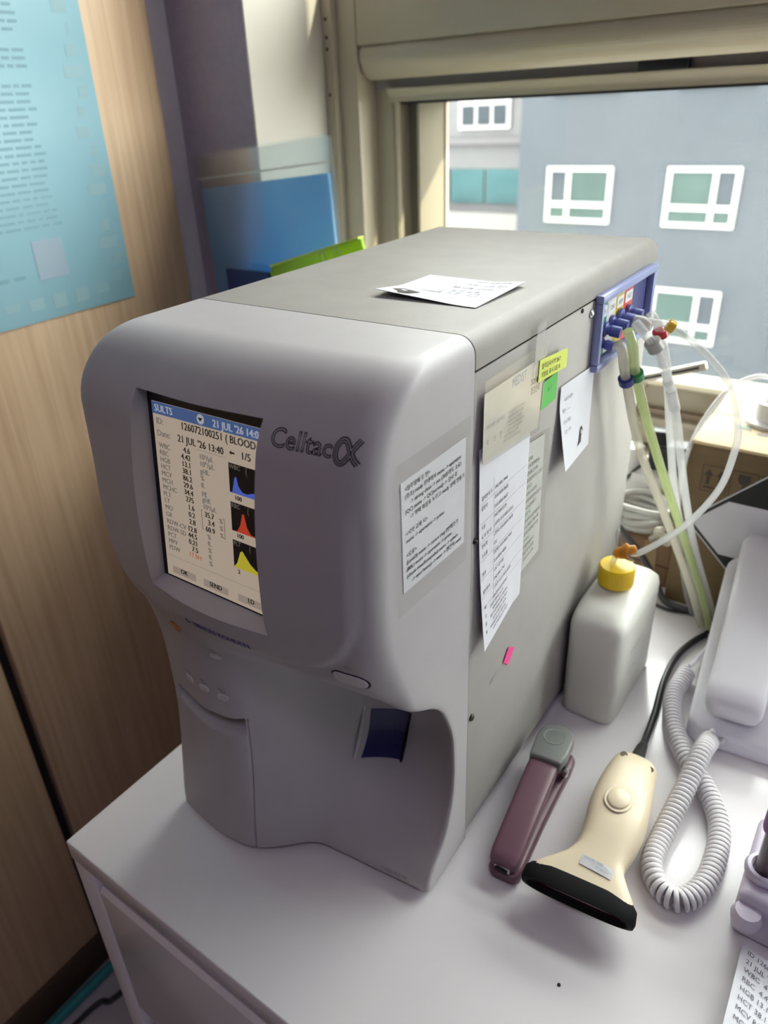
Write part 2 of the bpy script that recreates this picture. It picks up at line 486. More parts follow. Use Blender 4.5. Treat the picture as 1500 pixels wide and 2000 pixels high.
# sill rails
strip('sash_rail', [(.752, .128), (.749, .134), (.749, .158), (.756, .163), (.80, .163), (.80, .128)], -.243, WR, PVC, .001)
strip('frame_rail', [(.728, .088), (.728, .116), (.733, .120), (.80, .124), (.80, .088)], -.316, WR, PVC, .001)
strip('gasket', r4(.745, .121, .80, .1285), -.316, WR, GASKET)
strip('inner_sill', [(.700, .055), (.700, .078), (.704, .082), (.80, .088), (.80, .055)], -.3155, WR, PVC, .001)
strip('outer_sill', r4(.80, .055, .93, .10), -.316, WR, mat('stone_sill', (.45, .44, .42), .7, var=.08, vscale=60))
post('frame_post', r4(WR - .05, .74, WR, .86), .10, 1.1, PVC, .002)
strip('upper_head', r4(.74, 1.05, .86, 1.1), -.27, WR, PVC, .002)
GLASS = mat_glass('dusty_glass')
box('pane', (-.188, .795, .160), (WR - .05, .799, .4875), GLASS, win)
box('pane', (-.272, .795, .604), (WR - .05, .799, 1.05), GLASS, win)
# projecting-sash stay
box('stay_arm', (-.044, -.004, -.005), (.044, .004, .005), mat('stay_metal', (.62, .58, .52), .35, .6), win, bev=.002,
    M=Matrix.Translation((.162, .735, .181)) @ Matrix.Rotation(math.radians(-20), 4, 'Y') @ Matrix.Rotation(math.radians(4), 4, 'Z'))
box('stay_slot', (-.030, -.0046, -.0016), (.036, -.0038, .0016), DARK, win,
    M=Matrix.Translation((.162, .735, .181)) @ Matrix.Rotation(math.radians(-20), 4, 'Y') @ Matrix.Rotation(math.radians(4), 4, 'Z'))
box('stay_bracket', (.112, .726, .152), (.135, .752, .17), mat('bracket_brown', (.25, .2, .15), .4, .4), win, bev=.003)

# ------------------------------------------------------------------ outside
FA = mat('grey_blue_render', (.0110, .0142, .0185), .85, var=.05, vscale=3, bump=.03, bscale=20)
WF = mat('white_window_frame', (.16, .157, .15), .5)
WG = mat('far_window_glass', (.019, .030, .0275), .6, spec=.05, var=.12, vscale=1.2)
WG2 = mat('far_window_glass_grey', (.019, .022, .0265), .6, spec=.05, var=.1, vscale=2)
bld = thing('apartment_building', 'grey-blue building with white framed windows across the street', 'building', (-2, 18, -12))
box('wall', (-8.17, 18, -12), (16, 26, 6.2), FA, bld)
box('parapet', (-8.2, 17.93, 6.2), (16, 18.3, 6.45), WF, bld)
cols = [(-7.396, -5.822, 0), (-4.609, -3.110, 1), (-1.9, -.34, 0), (.9, 2.4, 1), (3.7, 5.2, 0)]
for r in range(4):
    zb = .354 + 1.238 * 0 - 2.728 * r + 2.728 * 0
    z0 = [.354, -2.374, -4.95, -7.65][r]; z1 = z0 + 1.236
    for x0, x1, flip in cols:
        y = 17.93
        fr = [rect(x0, z0, x1, z0 + .11), rect(x0, z1 - .11, x1, z1)]
        t = .1; zm = z0 + (z1 - z0) * .33; xm = x0 + (x1 - x0) * (.67 if flip else .34)
        vs, fs = [], []
        for k_, (a0, b0, a1, b1) in enumerate(((x0, z0, x1, z0 + t), (x0, z1 - t, x1, z1), (x0, z0 + t, x0 + t, z1 - t), (x1 - t, z0 + t, x1, z1 - t), (x0 + t, zm - .06, x1 - t, zm + .06), (xm - .05, z0 + t, xm + .05, z1 - t))):
            b = len(vs); y = 17.93 - .004 * (k_ == 5)
            vs += [(a0, y, b0), (a1, y, b0), (a1, y, b1), (a0, y, b1), (a0, 18.0, b0), (a1, 18.0, b0), (a1, 18.0, b1), (a0, 18.0, b1)]
            fs += [tuple(b + i for i in f) for f in ((0, 1, 2, 3), (0, 4, 5, 1), (1, 5, 6, 2), (2, 6, 7, 3), (3, 7, 4, 0))]
        wn = pym('window', vs, fs, WF, bld)
        for a0, a1, g in ((x0 + t, xm - .05, flip), (xm + .05, x1 - t, 1 - flip)):
            for b0, b1 in ((z0 + t, zm - .06), (zm + .06, z1 - t)):
                pym('pane', [(a0, 17.97, b0), (a1, 17.97, b0), (a1, 17.97, b1), (a0, 17.97, b1)], [(0, 1, 2, 3)], WG if g or b1 < zm else WG2, wn)
b2 = thing('far_building', 'pale building with teal shopfront seen at the left edge of the window', 'building', (-14, 26, -12))
box('wall', (-26, 26, -12), (-8.6, 34, 9), mat('pale_render', (.050, .048, .050), .85, var=.05, vscale=2), b2)
def far(u0, u1, z0, z1, name, m_, dy=.06, par=None): return box(name, (u0, 26 - dy, z0), (u1, 26.02, z1), m_, par or b2)
for x0 in (-20.7, -17.5, -14.3):
    wn = far(x0, x0 + 2.0, -.65, 1.0, 'window', WF, .1)
    for k in range(3):
        for j in range(2):
            far(x0 + .12 + k * .62, x0 + .62 + k * .62, -.52 + j * .78, .1 + j * .78, 'pane', WG2, .13, wn)
far(-26, -8.62, -1.12, -.92, 'ledge', mat('pinkish_band', (.042, .038, .040), .8), .25)
TEAL = mat('teal_glazing', (.020, .045, .048), .6, spec=.05, var=.2, vscale=.8)
for k in range(7):
    far(-20.4 + k * 1.45, -19.05 + k * 1.45, -3.1, -1.95, 'shop_window', TEAL, .09)
street = prop(box('street_ground', (-60, 1.2, -12.3), (60, 60, -12), mat('asphalt', (.25, .25, .25), .9, var=.1, vscale=2)), 'grey street between the buildings far below the window', 'street', kind=S)
wall_low = prop(box('boundary_wall', (-24, 24.5, -12), (-8.3, 24.8, -3.25), mat('pale_wall', (.085, .08, .073), .8, var=.05, vscale=3)), 'pale low wall in front of the far building', 'wall')

# ------------------------------------------------------------------ desk
DX0, DX1, DY0, DY1 = -.048, 1.35, -.017, .697
desk = thing('laboratory_desk', 'white laminate desk with handleless drawers carrying the analyzer', 'desk', (.65, .34, FZ0))
box('desk_top', (DX0, DY0, -.020), (DX1, DY1, 0), WHITE, desk, bev=.0012)
box('side_panel', (DX0, DY0 + .001, FZ0), (DX0 + .024, DY1, -.0205), WHITE, desk, bev=.001)
box('side_panel', (DX1 - .024, DY0 + .001, FZ0), (DX1, DY1, -.0205), WHITE, desk, bev=.001)
box('back_panel', (DX0 + .024, DY1 - .02, FZ0), (DX1 - .024, DY1, -.0205), WHITE, desk)
box('grip_channel', (DX0 + .0245, DY0 + .022, -.052), (DX1 - .0245, DY0 + .03, -.0205), mat('channel_grey', (.25, .24, .25), .5), desk)
box('plinth', (DX0 + .0245, DY0 + .04, FZ0), (DX1 - .0245, DY0 + .055, FZ0 + .07), DARK, desk)
ncol = 3; cw = (DX1 - DX0 - .052) / ncol
for c in range(ncol):
    x0 = DX0 + .026 + c * cw
    for r, (z1, z0) in enumerate(((-.036, -.20), (-.236, -.40), (-.436, FZ0 + .075))):
        dr = prism('drawer', [(DY0 + .0005, z0), (DY0 + .0005, z1 - .004), (DY0 + .004, z1), (DY0 + .020, z1 - .012), (DY0 + .020, z0)],
              x0 + .002, x0 + cw - .002, (Y, Z, X), WHITE, desk, bev=.0006)
        if r: box('grip_channel', (x0 + .002, DY0 + .022, z1 - .01), (x0 + cw - .002, DY0 + .03, z1 + .036), MATS['channel_grey'], desk)

# low cabinet in the corner behind the analyzer (carries the files)
cab = thing('corner_cabinet', 'low white cabinet in the corner behind the analyzer', 'cabinet', (-.25, .5, FZ0))
box('body', (XL + .004, .432, FZ0), (-.062, .561, .124), WHITE, cab, bev=.001)
box('top', (XL + .003, .429, .1245), (-.060, .562, .14), WHITE, cab, bev=.001)
for k in range(2):
    dd = box('door', (XL + .008 + k * .188, .4205, FZ0 + .06), (XL + .008 + k * .188 + .185, .4318, .12), WHITE, cab, bev=.001)
    box('handle', (XL + .16 + k * .05, .413, -.1), (XL + .168 + k * .05, .4205, 0), METAL, dd, bev=.001)

# ------------------------------------------------------------------ blood analyzer: moulded front surface
WID, HGT, SEAM = 0.208, 0.385, 0.1515
FX = np.array([0,.03,.06,.085,.1,.115,.14,.17,.19,.208])
FZ = np.array([0,.015,.035,.06,.10,.14,.17,.185,.20,.225,.25,.28,.31,.34,.363,.385])
FT = np.array([
 [.072,.068,.067,.073,.085,.099,.105,.108,.110,.112],
 [.073,.0685,.0675,.074,.086,.100,.106,.110,.113,.114],
 [.076,.070,.068,.076,.090,.109,.125,.135,.136,.132],
 [.080,.073,.0705,.080,.102,.132,.157,.164,.156,.142],
 [.085,.0775,.0735,.084,.110,.147,.171,.175,.165,.146],
 [.086,.0785,.075,.085,.111,.147,.168,.169,.156,.139],
 [.085,.0775,.0745,.083,.102,.130,.147,.145,.132,.119],
 [.083,.0755,.0725,.077,.085,.098,.108,.106,.100,.095],
 [.080,.072,.0675,.068,.070,.073,.077,.079,.081,.083],
 [.069,.062,.057,.055,.055,.056,.059,.064,.067,.071],
 [.0635,.058,.0535,.050,.0495,.050,.0535,.0585,.062,.065],
 [.0625,.058,.0535,.050,.0495,.050,.0535,.058,.061,.064],
 [.0645,.060,.056,.0525,.052,.0525,.056,.0605,.063,.066],
 [.065,.064,.0615,.059,.058,.059,.0615,.065,.067,.070],
 [.066,.068,.0670,.0655,.065,.0655,.0675,.070,.072,.075],
 [.072,.074,.0745,.074,.074,.074,.075,.077,.079,.082]]) - .0133

def _pchip(xs, ys, x):
    xs = np.asarray(xs, float); ys = np.asarray(ys, float); x = np.clip(x, xs[0], xs[-1])
    h = np.diff(xs); dl = np.diff(ys)/h
    d = np.zeros_like(ys); d[0] = dl[0]; d[-1] = dl[-1]
    for i in range(1, len(xs)-1):
        d[i] = (dl[i-1]*h[i]+dl[i]*h[i-1])/(h[i]+h[i-1])
    k = np.clip(np.searchsorted(xs, x)-1, 0, len(h)-1)
    t = (x-xs[k])/h[k]
    return ((2*t**3-3*t*t+1)*ys[k]+(t**3-2*t*t+t)*h[k]*d[k]+(-2*t**3+3*t*t)*ys[k+1]+(t**3-t*t)*h[k]*d[k+1])

def _ss(a, b, x):
    t = min(1.0, max(0.0, (x-a)/(b-a))); return t*t*(3-2*t)

_gz = np.linspace(0, HGT, 771); _gx = np.linspace(0, WID, 417)
_g = np.stack([_pchip(FZ, FT[:, j], _gz) for j in range(len(FX))], 1)
_g = np.stack([_pchip(FX, row, _gx) for row in _g], 0).tolist()
def front_y(x, z):
    """distance back (y) of the moulded front at width x and height z, before the corner rounding"""
    a = min(max(x / WID * 416, 0), 415.999); c = min(max(z / HGT * 770, 0), 769.999)
    i, k = int(a), int(c); a -= i; c -= k
    y = (_g[k][i] * (1 - a) + _g[k][i + 1] * a) * (1 - c) + (_g[k + 1][i] * (1 - a) + _g[k + 1][i + 1] * a) * c
    # raised oval of the screen bezel: a small step outside its lower right arc
    cx, cz, rr = .147, .272, .05
    dx, dz = max(0, x-cx), max(0, cz-z)
    s = (dx*dx+dz*dz)**.5-rr
    y += .0035*_ss(-.001, .0022, s)*_ss(.10, .135, x)*(1-_ss(.30, .34, z))*_ss(.17, .2, z)
    return y

def corner_r(z, side):
    if side < 0: return .011
    return .0035+.0105*_ss(.165, .215, z)

def shell_y(x, z):
    y = front_y(x, z)
    rl, rr = corner_r(z, -1), corner_r(z, 1)
    if x < rl: y += rl*(1-max(0, 1-(1-x/rl)**2)**.5)
    if WID-x < rr: y += rr*(1-max(0, 1-(1-(WID-x)/rr)**2)**.5)
    R = .04
    if z > HGT-R: y += R-max(0, R*R-(z-(HGT-R))**2)**.5
    return y

ana = thing('blood_analyzer', 'grey-white benchtop blood analyzer with a colour screen, covered in notes', 'analyzer', (.104, .26, 0))
OX0, OX1, OZ0, OZ1 = .0535, .146, .244, .3625          # screen opening
DRX, DRZ = .083, .1195                                  # printer door edge, top
xs = sorted(set([round(.011 * (1 - math.cos(a * math.pi / 16)), 5) for a in range(9)] + [round(WID - .0141 * (1 - math.cos(a * math.pi / 16)), 5) for a in range(9)]
      + [round(v, 5) for v in np.linspace(.012, .193, 66)] + [OX0, OX1, .0825, .0829, .0837, .0841]))
xs = [x for i, x in enumerate(xs) if i == 0 or x - xs[i - 1] > .00025]
zs = sorted(set([round(v, 5) for v in np.linspace(.006, .346, 125)] + [round(.345 + .04 * math.sin(a * math.pi / 28), 5) for a in range(1, 15)]
      + [OZ0, OZ1, .1105, .112, .114, .116, .118, .119, .1195, .1262, .1268, .1274, .128]))
zs = [z for i, z in enumerate(zs) if i == 0 or z - zs[i - 1] > .00025]
RS = .010
def shell_pt(x, z):
    y = shell_y(x, z)
    y += .014 * _ss(.1105, .119, z) * (1 - _ss(.1262, .1274, z)) * _ss(.014, .019, x) * (1 - _ss(.079, .0829, x))
    if .0828 < x < .0838 and z < .1262: y += .002
    dx = RS - max(0, RS * RS - (z - (HGT - RS)) ** 2) ** .5 if z > HGT - RS else 0
    return Vector((dx + x * (WID - 2 * dx) / WID, y, z))
nx, nz = len(xs), len(zs)
P = [[shell_pt(x, z) for x in xs] for z in zs]
vs = [p for row in P for p in row]
f_shell, f_door = [], []
for j in range(nz - 1):
    for i in range(nx - 1):
        xm, zm = (xs[i] + xs[i + 1]) / 2, (zs[j] + zs[j + 1]) / 2
        if OX0 < xm < OX1 and OZ0 < zm < OZ1: continue
        q = (j * nx + i, j * nx + i + 1, (j + 1) * nx + i + 1, (j + 1) * nx + i)
        (f_door if (xm < .0829 and zm < .1262 and xm > .012) else f_shell).append(q)
# sides back to the seam, and the top
b = len(vs); ys_n = 6
for j in range(nz):
    for side in (0, nx - 1):
        p = P[j][side]
        for k in range(1, ys_n + 1):
            vs.append(Vector((p.x, p.y + (SEAM - p.y) * k / ys_n, p.z)))
def sv(j, s, k): return (j * nx + (0 if s == 0 else nx - 1)) if k == 0 else b + (j * 2 + s) * ys_n + k - 1
for j in range(nz - 1):
    for k in range(ys_n):
        f_shell.append((sv(j, 0, k), sv(j + 1, 0, k), sv(j + 1, 0, k + 1), sv(j, 0, k + 1)))
        f_shell.append((sv(j, 1, k), sv(j, 1, k + 1), sv(j + 1, 1, k + 1), sv(j + 1, 1, k)))
b2_ = len(vs)
for i in range(nx): vs.append(Vector((P[-1][i].x, SEAM, HGT)))
for i in range(nx - 1):
    f_shell.append(((nz - 1) * nx + i, (nz - 1) * nx + i + 1, b2_ + i + 1, b2_ + i))
def submesh(name, faces, material, parent):
    used = sorted({i for f in faces for i in f}); mp = {k: n for n, k in enumerate(used)}
    return pym(name, [vs[i] for i in used], [tuple(mp[i] for i in f) for f in faces], material, parent)
shell = sharp_smooth(submesh('front_shell', f_shell, PLASTIC, ana), 50)
prop(shell, 'moulded grey-white front with a bowed screen hood and a sampling hollow')
door = sharp_smooth(submesh('printer_door', f_door, PLASTIC, ana), 50)
box('base_plate', (.012, .11, .0055), (WID - .004, .449, .012), DARK, ana)

# screen well
lt = Vector((0, .0637, .356)); ld = Vector((0, .051 - .0637, .244 - .356)); LL = ld.length; ld = ld / LL
lnrm = Vector((0, -ld.z, ld.y)); lnrm = lnrm if lnrm.y < 0 else -lnrm
def lcd(x, t, h=0.0): return Vector((x, 0, 0)) + lt + ld * t + lnrm * h
def lcd_y(z): return lt.y + ld.y * ((z - lt.z) / ld.z)
vs2, fs2 = [], []
ox = [x for x in xs if OX0 - 1e-6 <= x <= OX1 + 1e-6]; oz = [z for z in zs if OZ0 - 1e-6 <= z <= OZ1 + 1e-6]
def band(front, back):
    b = len(vs2); n = len(front)
    vs2.extend(front); vs2.extend(back)
    fs2.extend([(b + i, b + i + 1, b + n + i + 1, b + n + i) for i in range(n - 1)])
band([shell_pt(x, OZ1) for x in ox], [Vector((x, lcd_y(OZ1) + .002, OZ1)) for x in ox])
band([shell_pt(x, OZ0) for x in ox], [Vector((x, lcd_y(OZ0 + .002), OZ0 + .002)) for x in ox])
band([shell_pt(OX0, z) for z in oz], [Vector((OX0, lcd_y(z) + .002, z)) for z in oz])
band([shell_pt(OX1, z) for z in oz], [Vector((OX1, lcd_y(z) + .002, z)) for z in oz])
sharp_smooth(pym('screen_well', vs2, fs2, PLASTIC, ana), 40)
# the screen itself
def lcdbox(name, x0, x1, t0, t1, h0, h1, m_, par):
    vv = [lcd(x, t, h) for h in (h0, h1) for x, t in ((x0, t0), (x1, t0), (x1, t1), (x0, t1))]
    return fix_normals(pym(name, vv, [(0, 1, 2, 3), (7, 6, 5, 4), (0, 4, 5, 1), (1, 5, 6, 2), (2, 6, 7, 3), (3, 7, 4, 0)], m_, par))
screen = lcdbox('screen', .046, .165, -.006, LL + .003, -.004, 0, mat('screen_black', (.01, .01, .012), .25), ana)
disp = lcdbox('display', .0572, .158, .0022, .1095, 0, .0002, mat('lit_display', (.05, .045, .04), .3, emit=(.86, .70, .55), est=.42), screen)
prop(disp, 'lit cream results page')
def on(h): return lambda u, v: lcd(u, v, h)
def scr(u, v): return lcd(u, -v, .0005)          # v is negative downwards
BLU = mat('display_blue', (.02, .04, .1), .3, emit=(.10, .19, .45), est=.42)
flat('header_bar', [rect(.0572, -.0091, .158, -.0022)], lambda u, v: lcd(u, -v, .0004), BLU, screen)
TXW = mat('display_white', (.3, .3, .3), .4, emit=(.8, .85, .95), est=.35)
TXK = mat('display_dark', (.015, .015, .015), .4)
TXG = mat('display_grey', (.05, .05, .05), .4, emit=(.40, .36, .31), est=.32)
TXR = mat('display_red', (.2, .02, .01), .4, emit=(.8, .08, .04), est=.45)
SX = .95
def bold(L, d=.00016): return [(l[0], l[1] + k * d, *l[2:]) for l in L for k in (0, 1, 2)]
write('screen_title', bold([('SULTS', .0592, -.0076, .0040, .95)]), scr, TXW, screen)
write('screen_clock', bold([("21 JUL '26 14:05", .1046, -.0078, .0040, .92)]), scr, TXW, screen)
flat('menu_button', [[(.0958 + .0028 * math.cos(a * .4189), -.0056 + .0028 * math.sin(a * .4189)) for a in range(15)]], lambda u, v: lcd(u, -v, .0005), TXW, screen)
flat('menu_arrow', [[(.0940, -.0048), (.0976, -.0048), (.0958, -.0068)]], lambda u, v: lcd(u, -v, .0007), TXK, screen)
K = [('126072100251 ( BLOOD )', .0797, -.0141, .0042, .89), ("21 JUL '26 13:40", .0764, -.0217, .0040, .92), ('1/5', .1238, -.0212, .0040, 1.0)]
vals = ['4.6', '4.42', '13.1', '38.1', '86.2', '29.6', '34.4', '275']
for i, v_ in enumerate(vals): K.append((v_, .0856, -.0272 - i * .00416, .0032, SX, 'R'))
for i, (v_, q_) in enumerate((('1.6', '35.7'), ('0.2', '3.4'), ('2.8', '60.9'))):
    K.append((v_, .0856, -.0610 - i * .0044, .0032, SX, 'R')); K.append((q_, .1010, -.0618 - i * .0044, .0032, SX, 'R'))
for i, v_ in enumerate(('12.8', '44.5', '0.21', '7.5')): K.append((v_, .0860, -.0745 - i * .0042, .0032, SX, 'R'))
K += [('OK', .0721, -.1055, .0030, SX, 'C'), ('SEND', .0985, -.1055, .0030, SX, 'C'), ('I.D', .1262, -.1055, .0030, SX, 'C'),
      ('100', .1178, -.0452, .0026, SX), ('100', .1178, -.0672, .0026, SX), ('2', .1172, -.0895, .0026, SX)]
write('screen_text', bold(K), scr, TXK, screen)
flat('bracket', [rect(.0912, -.0704, .0915, -.0582), rect(.0912, -.0585, .0922, -.0582), rect(.0912, -.0704, .0922, -.0701), rect(.1088, -.0712, .1091, -.0590), rect(.1080, -.0593, .1091, -.0590), rect(.1080, -.0712, .1091, -.0709)], scr, TXK, screen)
flat('page_arrow', [[(.1158, -.0193), (.1174, -.0180), (.1174, -.0188), (.1196, -.0188), (.1196, -.0198), (.1174, -.0198), (.1174, -.0206)], [(.1385, -.0193), (.1372, -.0184), (.1372, -.0190), (.1345, -.0190), (.1345, -.0196), (.1372, -.0196), (.1372, -.0202)]], scr, TXK, screen)
G = [('ID:', .0597, -.0146, .0036, SX), ('Date:', .0597, -.0216, .0036, SX)]
for i, (l_, u_) in enumerate((('WBC', '10³/µL'), ('RBC', '10⁶/µL'), ('HGB', 'g/dL'), ('HCT', '%'), ('MCV', 'fL'), ('MCH', 'pg'), ('MCHC', 'g/dL'), ('PLT', '10³/µL'))):
    G.append((l_, .0602, -.0285 - i * .00416, .0030, SX)); G.append((u_, .0926, -.0280 - i * .00416, .0030, SX))
for i, l_ in enumerate(('LY', 'MO', 'GR')): G.append((l_, .0606, -.0615 - i * .0044, .0030, SX)); G.append(('%', .1050, -.0624 - i * .0044, .0028, SX))
for i, (l_, u_) in enumerate((('RDW-CV', '%'), ('RDW-SD', 'fL'), ('PCT', '%'), ('MPV', 'fL'), ('PDW', '%'))):
    G.append((l_, .0608, -.0748 - i * .0042, .0030, SX)); G.append((u_, .0945, -.0752 - i * .0042, .0030, SX))
write('screen_text', bold(G), scr, TXG, screen)
write('screen_text', [('17.9H', .0885, -.0913, .0032, SX, 'R')], scr, TXR, screen)
flat('soft_key', [rect(u - .010, -.1072, u + .010, -.1025) for u in (.0721, .0985, .1262, .150)], lambda u, v: lcd(u, -v, .0003), mat('display_key', (.04, .04, .04), .4, emit=(.62, .50, .40), est=.40), screen)
flat('rule', [rect(.059, -.0958, .157, -.0956), rect(.0915, -.0232, .113, -.0230)], scr, TXG, screen)
curves = {'WBC': ((.10, .36, .80), [(0, 0), (.06, .04), (.12, .55), (.16, .62), (.2, .3), (.28, .12), (.38, .10), (.48, .18), (.58, .22), (.68, .16), (.8, .05), (.95, 0)], (.12, .20, .85)),
          'RBC': ((0, 0, 0), [(0, 0), (.12, .02), (.2, .3), (.25, .72), (.29, .72), (.34, .3), (.42, .06), (.55, .02), (.95, 0)], (.85, .08, .03)),
          'PLT': ((0, 0, 0), [(0, 0), (.08, .2), (.16, .65), (.21, .72), (.28, .55), (.38, .32), (.5, .16), (.65, .07), (.95, .01)], (.85, .72, .05))}
for n_, t0, t1, in (('WBC', .0250, .0416), ('RBC', .0470, .0638), ('PLT', .0693, .0860)):
    g = flat('histogram', [rect(.1146, -t1, .1535, -t0)], lambda u, v: lcd(u, -v, .0004), TXK, screen)
    pts = [(.1146 + .0389 * a * .85, -t1 + (t1 - t0) * h_ * .95) for a, h_ in curves[n_][1]]
    c_ = curves[n_][2]
    flat('histogram_curve', [[pts[i], pts[i + 1], (pts[i + 1][0], -t1), (pts[i][0], -t1)] for i in range(len(pts) - 1)], scr, mat('display_' + n_, (.02, .02, .02), .4, emit=c_, est=.45), g)
    write('histogram_label', [(n_, .1152, -t0 - .0030, .0025, SX), ('(', .1268, -t0 - .004, .0036, .6)], scr, TXG, g)

# lettering on the moulding
def onshell(h): return lambda u, v: Vector((u, shell_y(u, v) - h, v))
def fit_outline(name, body, u0, u1, v0, v1, ow, m_, par):
    gv, gf = outline_glyphs(body, ow)
    a0, a1 = min(g[0] for g in gv), max(g[0] for g in gv); c0, c1 = min(g[1] for g in gv), max(g[1] for g in gv)
    vv = []
    for g in gv:
        u = u0 + (g[0] - a0) / (a1 - a0) * (u1 - u0); v = v0 + (g[1] - c0) / (c1 - c0) * (v1 - v0)
        vv.append(Vector((u, shell_y(u, v) - .00015 - .0004 * (g[2] / ow * .3), v)))
    return pym(name, vv, gf, m_, par)
fit_outline('logo_lettering', 'Celltac', .1535, .1872, .3520, .3606, .020, INK, ana)
def ribbon(name, pts, wd, place, m_, par):
    path = catmull([(a, b, 0) for a, b in pts], 8); q = []
    for i in range(len(path) - 1):
        a, b = path[i], path[i + 1]; d = (b - a).normalized(); n = Vector((-d.y, d.x, 0)) * wd / 2
        if i == 0: n0 = n
        d2 = (path[min(i + 2, len(path) - 1)] - b); d2 = d2.normalized() if d2.length > 1e-9 else d
        n1 = Vector((-d2.y, d2.x, 0)) * wd / 2
        q.append([(a + n0).to_tuple()[:2], (b + n1).to_tuple()[:2], (b - n1).to_tuple()[:2], (a - n0).to_tuple()[:2]]); n0 = n1
    return flat(name, q, place, m_, par)
AL = [(1.05, 1.0), (.86, .72), (.66, .36), (.46, .1), (.24, .04), (.06, .28), (.04, .62), (.2, .92), (.44, .94), (.66, .64), (.86, .28), (1.08, 0)]
AP = [(.1888 + a * .0105, .3505 + b_ * .0102) for a, b_ in AL]
lg = ribbon('logo_alpha', AP, .0027, onshell(.00022), INK, ana)
ribbon('logo_alpha_line', AP, .0014, onshell(.0003), PLASTIC, lg)
ribbon('logo_alpha_core', AP, .0006, onshell(.00038), INK, lg)
BLUEINK = mat('blue_ink', (.03, .04, .22), .5)
write('maker_lettering', [('NIHON KOHDEN', .0862, .2262, .0046, .83), ('NIHON KOHDEN', .0864, .2262, .0046, .83), ('NIHON KOHDEN', .0866, .2263, .0046, .83)], onshell(.0002), BLUEINK, ana)
flat('maker_emblem', [[(.0795, .2295), (.0818, .2302), (.0812, .2285), (.0840, .2275), (.0825, .2262), (.0800, .2270)]], onshell(.0002), BLUEINK, ana)
write('model_lettering', [('MEK-6510', .1715, .0090, .0030, 1.1)], onshell(.0002), GINK, ana)
# keys on the front
def patch(name, u0, u1, v0, v1, h, m_, par, n=8, rad=None):
    """raised key that follows the moulding"""
    out = rrect(u0, v0, u1, v1, rad or min(u1 - u0, v1 - v0) * .499, 6)
    cu, cv = (u0 + u1) / 2, (v0 + v1) / 2
    rings = [(1.0, -.0005), (1.0, h * .6), (.94, h * .92), (.85, h), (.68, h), (.5, h), (.34, h), (.2, h), (.08, h)]
    vv, ff = [], []; k = len(out)
    for s, hh in rings:
        for a, b_ in out:
            u, v = cu + (a - cu) * s, cv + (b_ - cv) * s
            vv.append(Vector((u, shell_pt(u, v).y - hh, v)))
    for i in range(len(rings) - 1):
        for j in range(k): ff.append((i * k + j, i * k + (j + 1) % k, (i + 1) * k + (j + 1) % k, (i + 1) * k + j))
    ff.append(tuple((len(rings) - 1) * k + j for j in range(k)))
    return sharp_smooth(fix_normals(pym(name, vv, ff, m_, par)), 45)
sk = patch('start_key', .1772, .1975, .2165, .2262, .0012, mat('key_plastic', (.56, .53, .55), .4), ana)
patch('key_surround', .1762, .1985, .2155, .2272, .0003, DARK, ana)
flat('key_mark', frame_rects(.1868, .2310, .1908, .2335, .0004) + [[(.1868, .2335), (.1872, .2335), (.1908, .2310), (.1904, .2310)]], onshell(.0003), GINK, ana)
patch('status_lamp', .0425, .0525, .1955, .2050, .0015, mat('amber_lamp', (.55, .22, .04), .3), ana)
for u, v in ((.0745, .1865), (.0395, .1495), (.0555, .1500), (.0712, .1480)):
    patch('menu_key', u - .0045, u + .0045, v - .0055, v - .0005, .0008, MATS['key_plastic'], ana)
    flat('key_mark', [rect(u - .003, v + .003, u + .001, v + .0042), rect(u - .0005, v + .0015, u + .003, v + .0027)], onshell(.0003), GINK, ana)
# sampling window in the hollow
gu, gv = np.linspace(.1290, .1545, 9), np.linspace(.0585, .0945, 9)
pym('sample_window', [Vector((u, shell_y(u, v) - h, v)) for h in (.0006, -.001) for v in gv for u in gu], [(j * 9 + i, j * 9 + i + 1, j * 9 + i + 10, j * 9 + i + 9) for j in range(8) for i in range(8)]
    + [(a, b_, b_ + 81, a + 81) for a, b_ in [(i, i + 1) for i in range(8)] + [(72 + i, 73 + i) for i in range(8)] + [(9 * i, 9 * i + 9) for i in range(8)] + [(9 * i + 8, 9 * i + 17) for i in range(8)]], mat('dark_blue_window', (.018, .02, .10), .3), ana)
patch('window_edge', .1545, .1562, .0575, .0940, .0015, BLACK, ana, rad=.0005)
patch('sliding_edge', .1248, .1256, .058, .0975, .0006, mat('pale_edge', (.75, .74, .74), .3), ana, rad=.0002)

# rear housing
Yb = .4525
box('chassis', (.004, .180, .012), (WID - .004, .449, HGT - .004), DARK, ana)
sec_o, sec_i = [], []
def arc(cx, cz, r, a0, a1, n=7): return [(cx + r * math.cos(math.radians(a0 + (a1 - a0) * k / n)), cz + r * math.sin(math.radians(a0 + (a1 - a0) * k / n))) for k in range(n + 1)]
sec_o = [(0, .367)] + arc(RS, HGT - RS, RS, 180, 90) + arc(WID - RS, HGT - RS, RS, 90, 0) + [(WID, .367)]
tI = .0018
sec_i = [(WID - tI, .367)] + arc(WID - RS, HGT - RS, RS - tI, 0, 90) + arc(RS, HGT - RS, RS - tI, 90, 180) + [(tI, .367)]
tcov = prism('top_cover', sec_o + sec_i, SEAM + .0009, Yb, (X, Z, Y), mat('painted_lid', (0.30, 0.286, 0.265), 0.5, var=0.05, vscale=40, bump=0.12, bscale=1200, spec=0.35), ana)
sharp_smooth(tcov, 35)
prop(tcov, 'grey painted steel lid, slightly dusty')
box('side_panel', (WID - .0022, SEAM + .0012, .0125), (WID - .0006, Yb, .3652), PAINT, ana, bev=.0005)
box('side_panel', (.0006, SEAM + .0012, .0125), (.0022, Yb, .3652), PAINT, ana, bev=.0005)
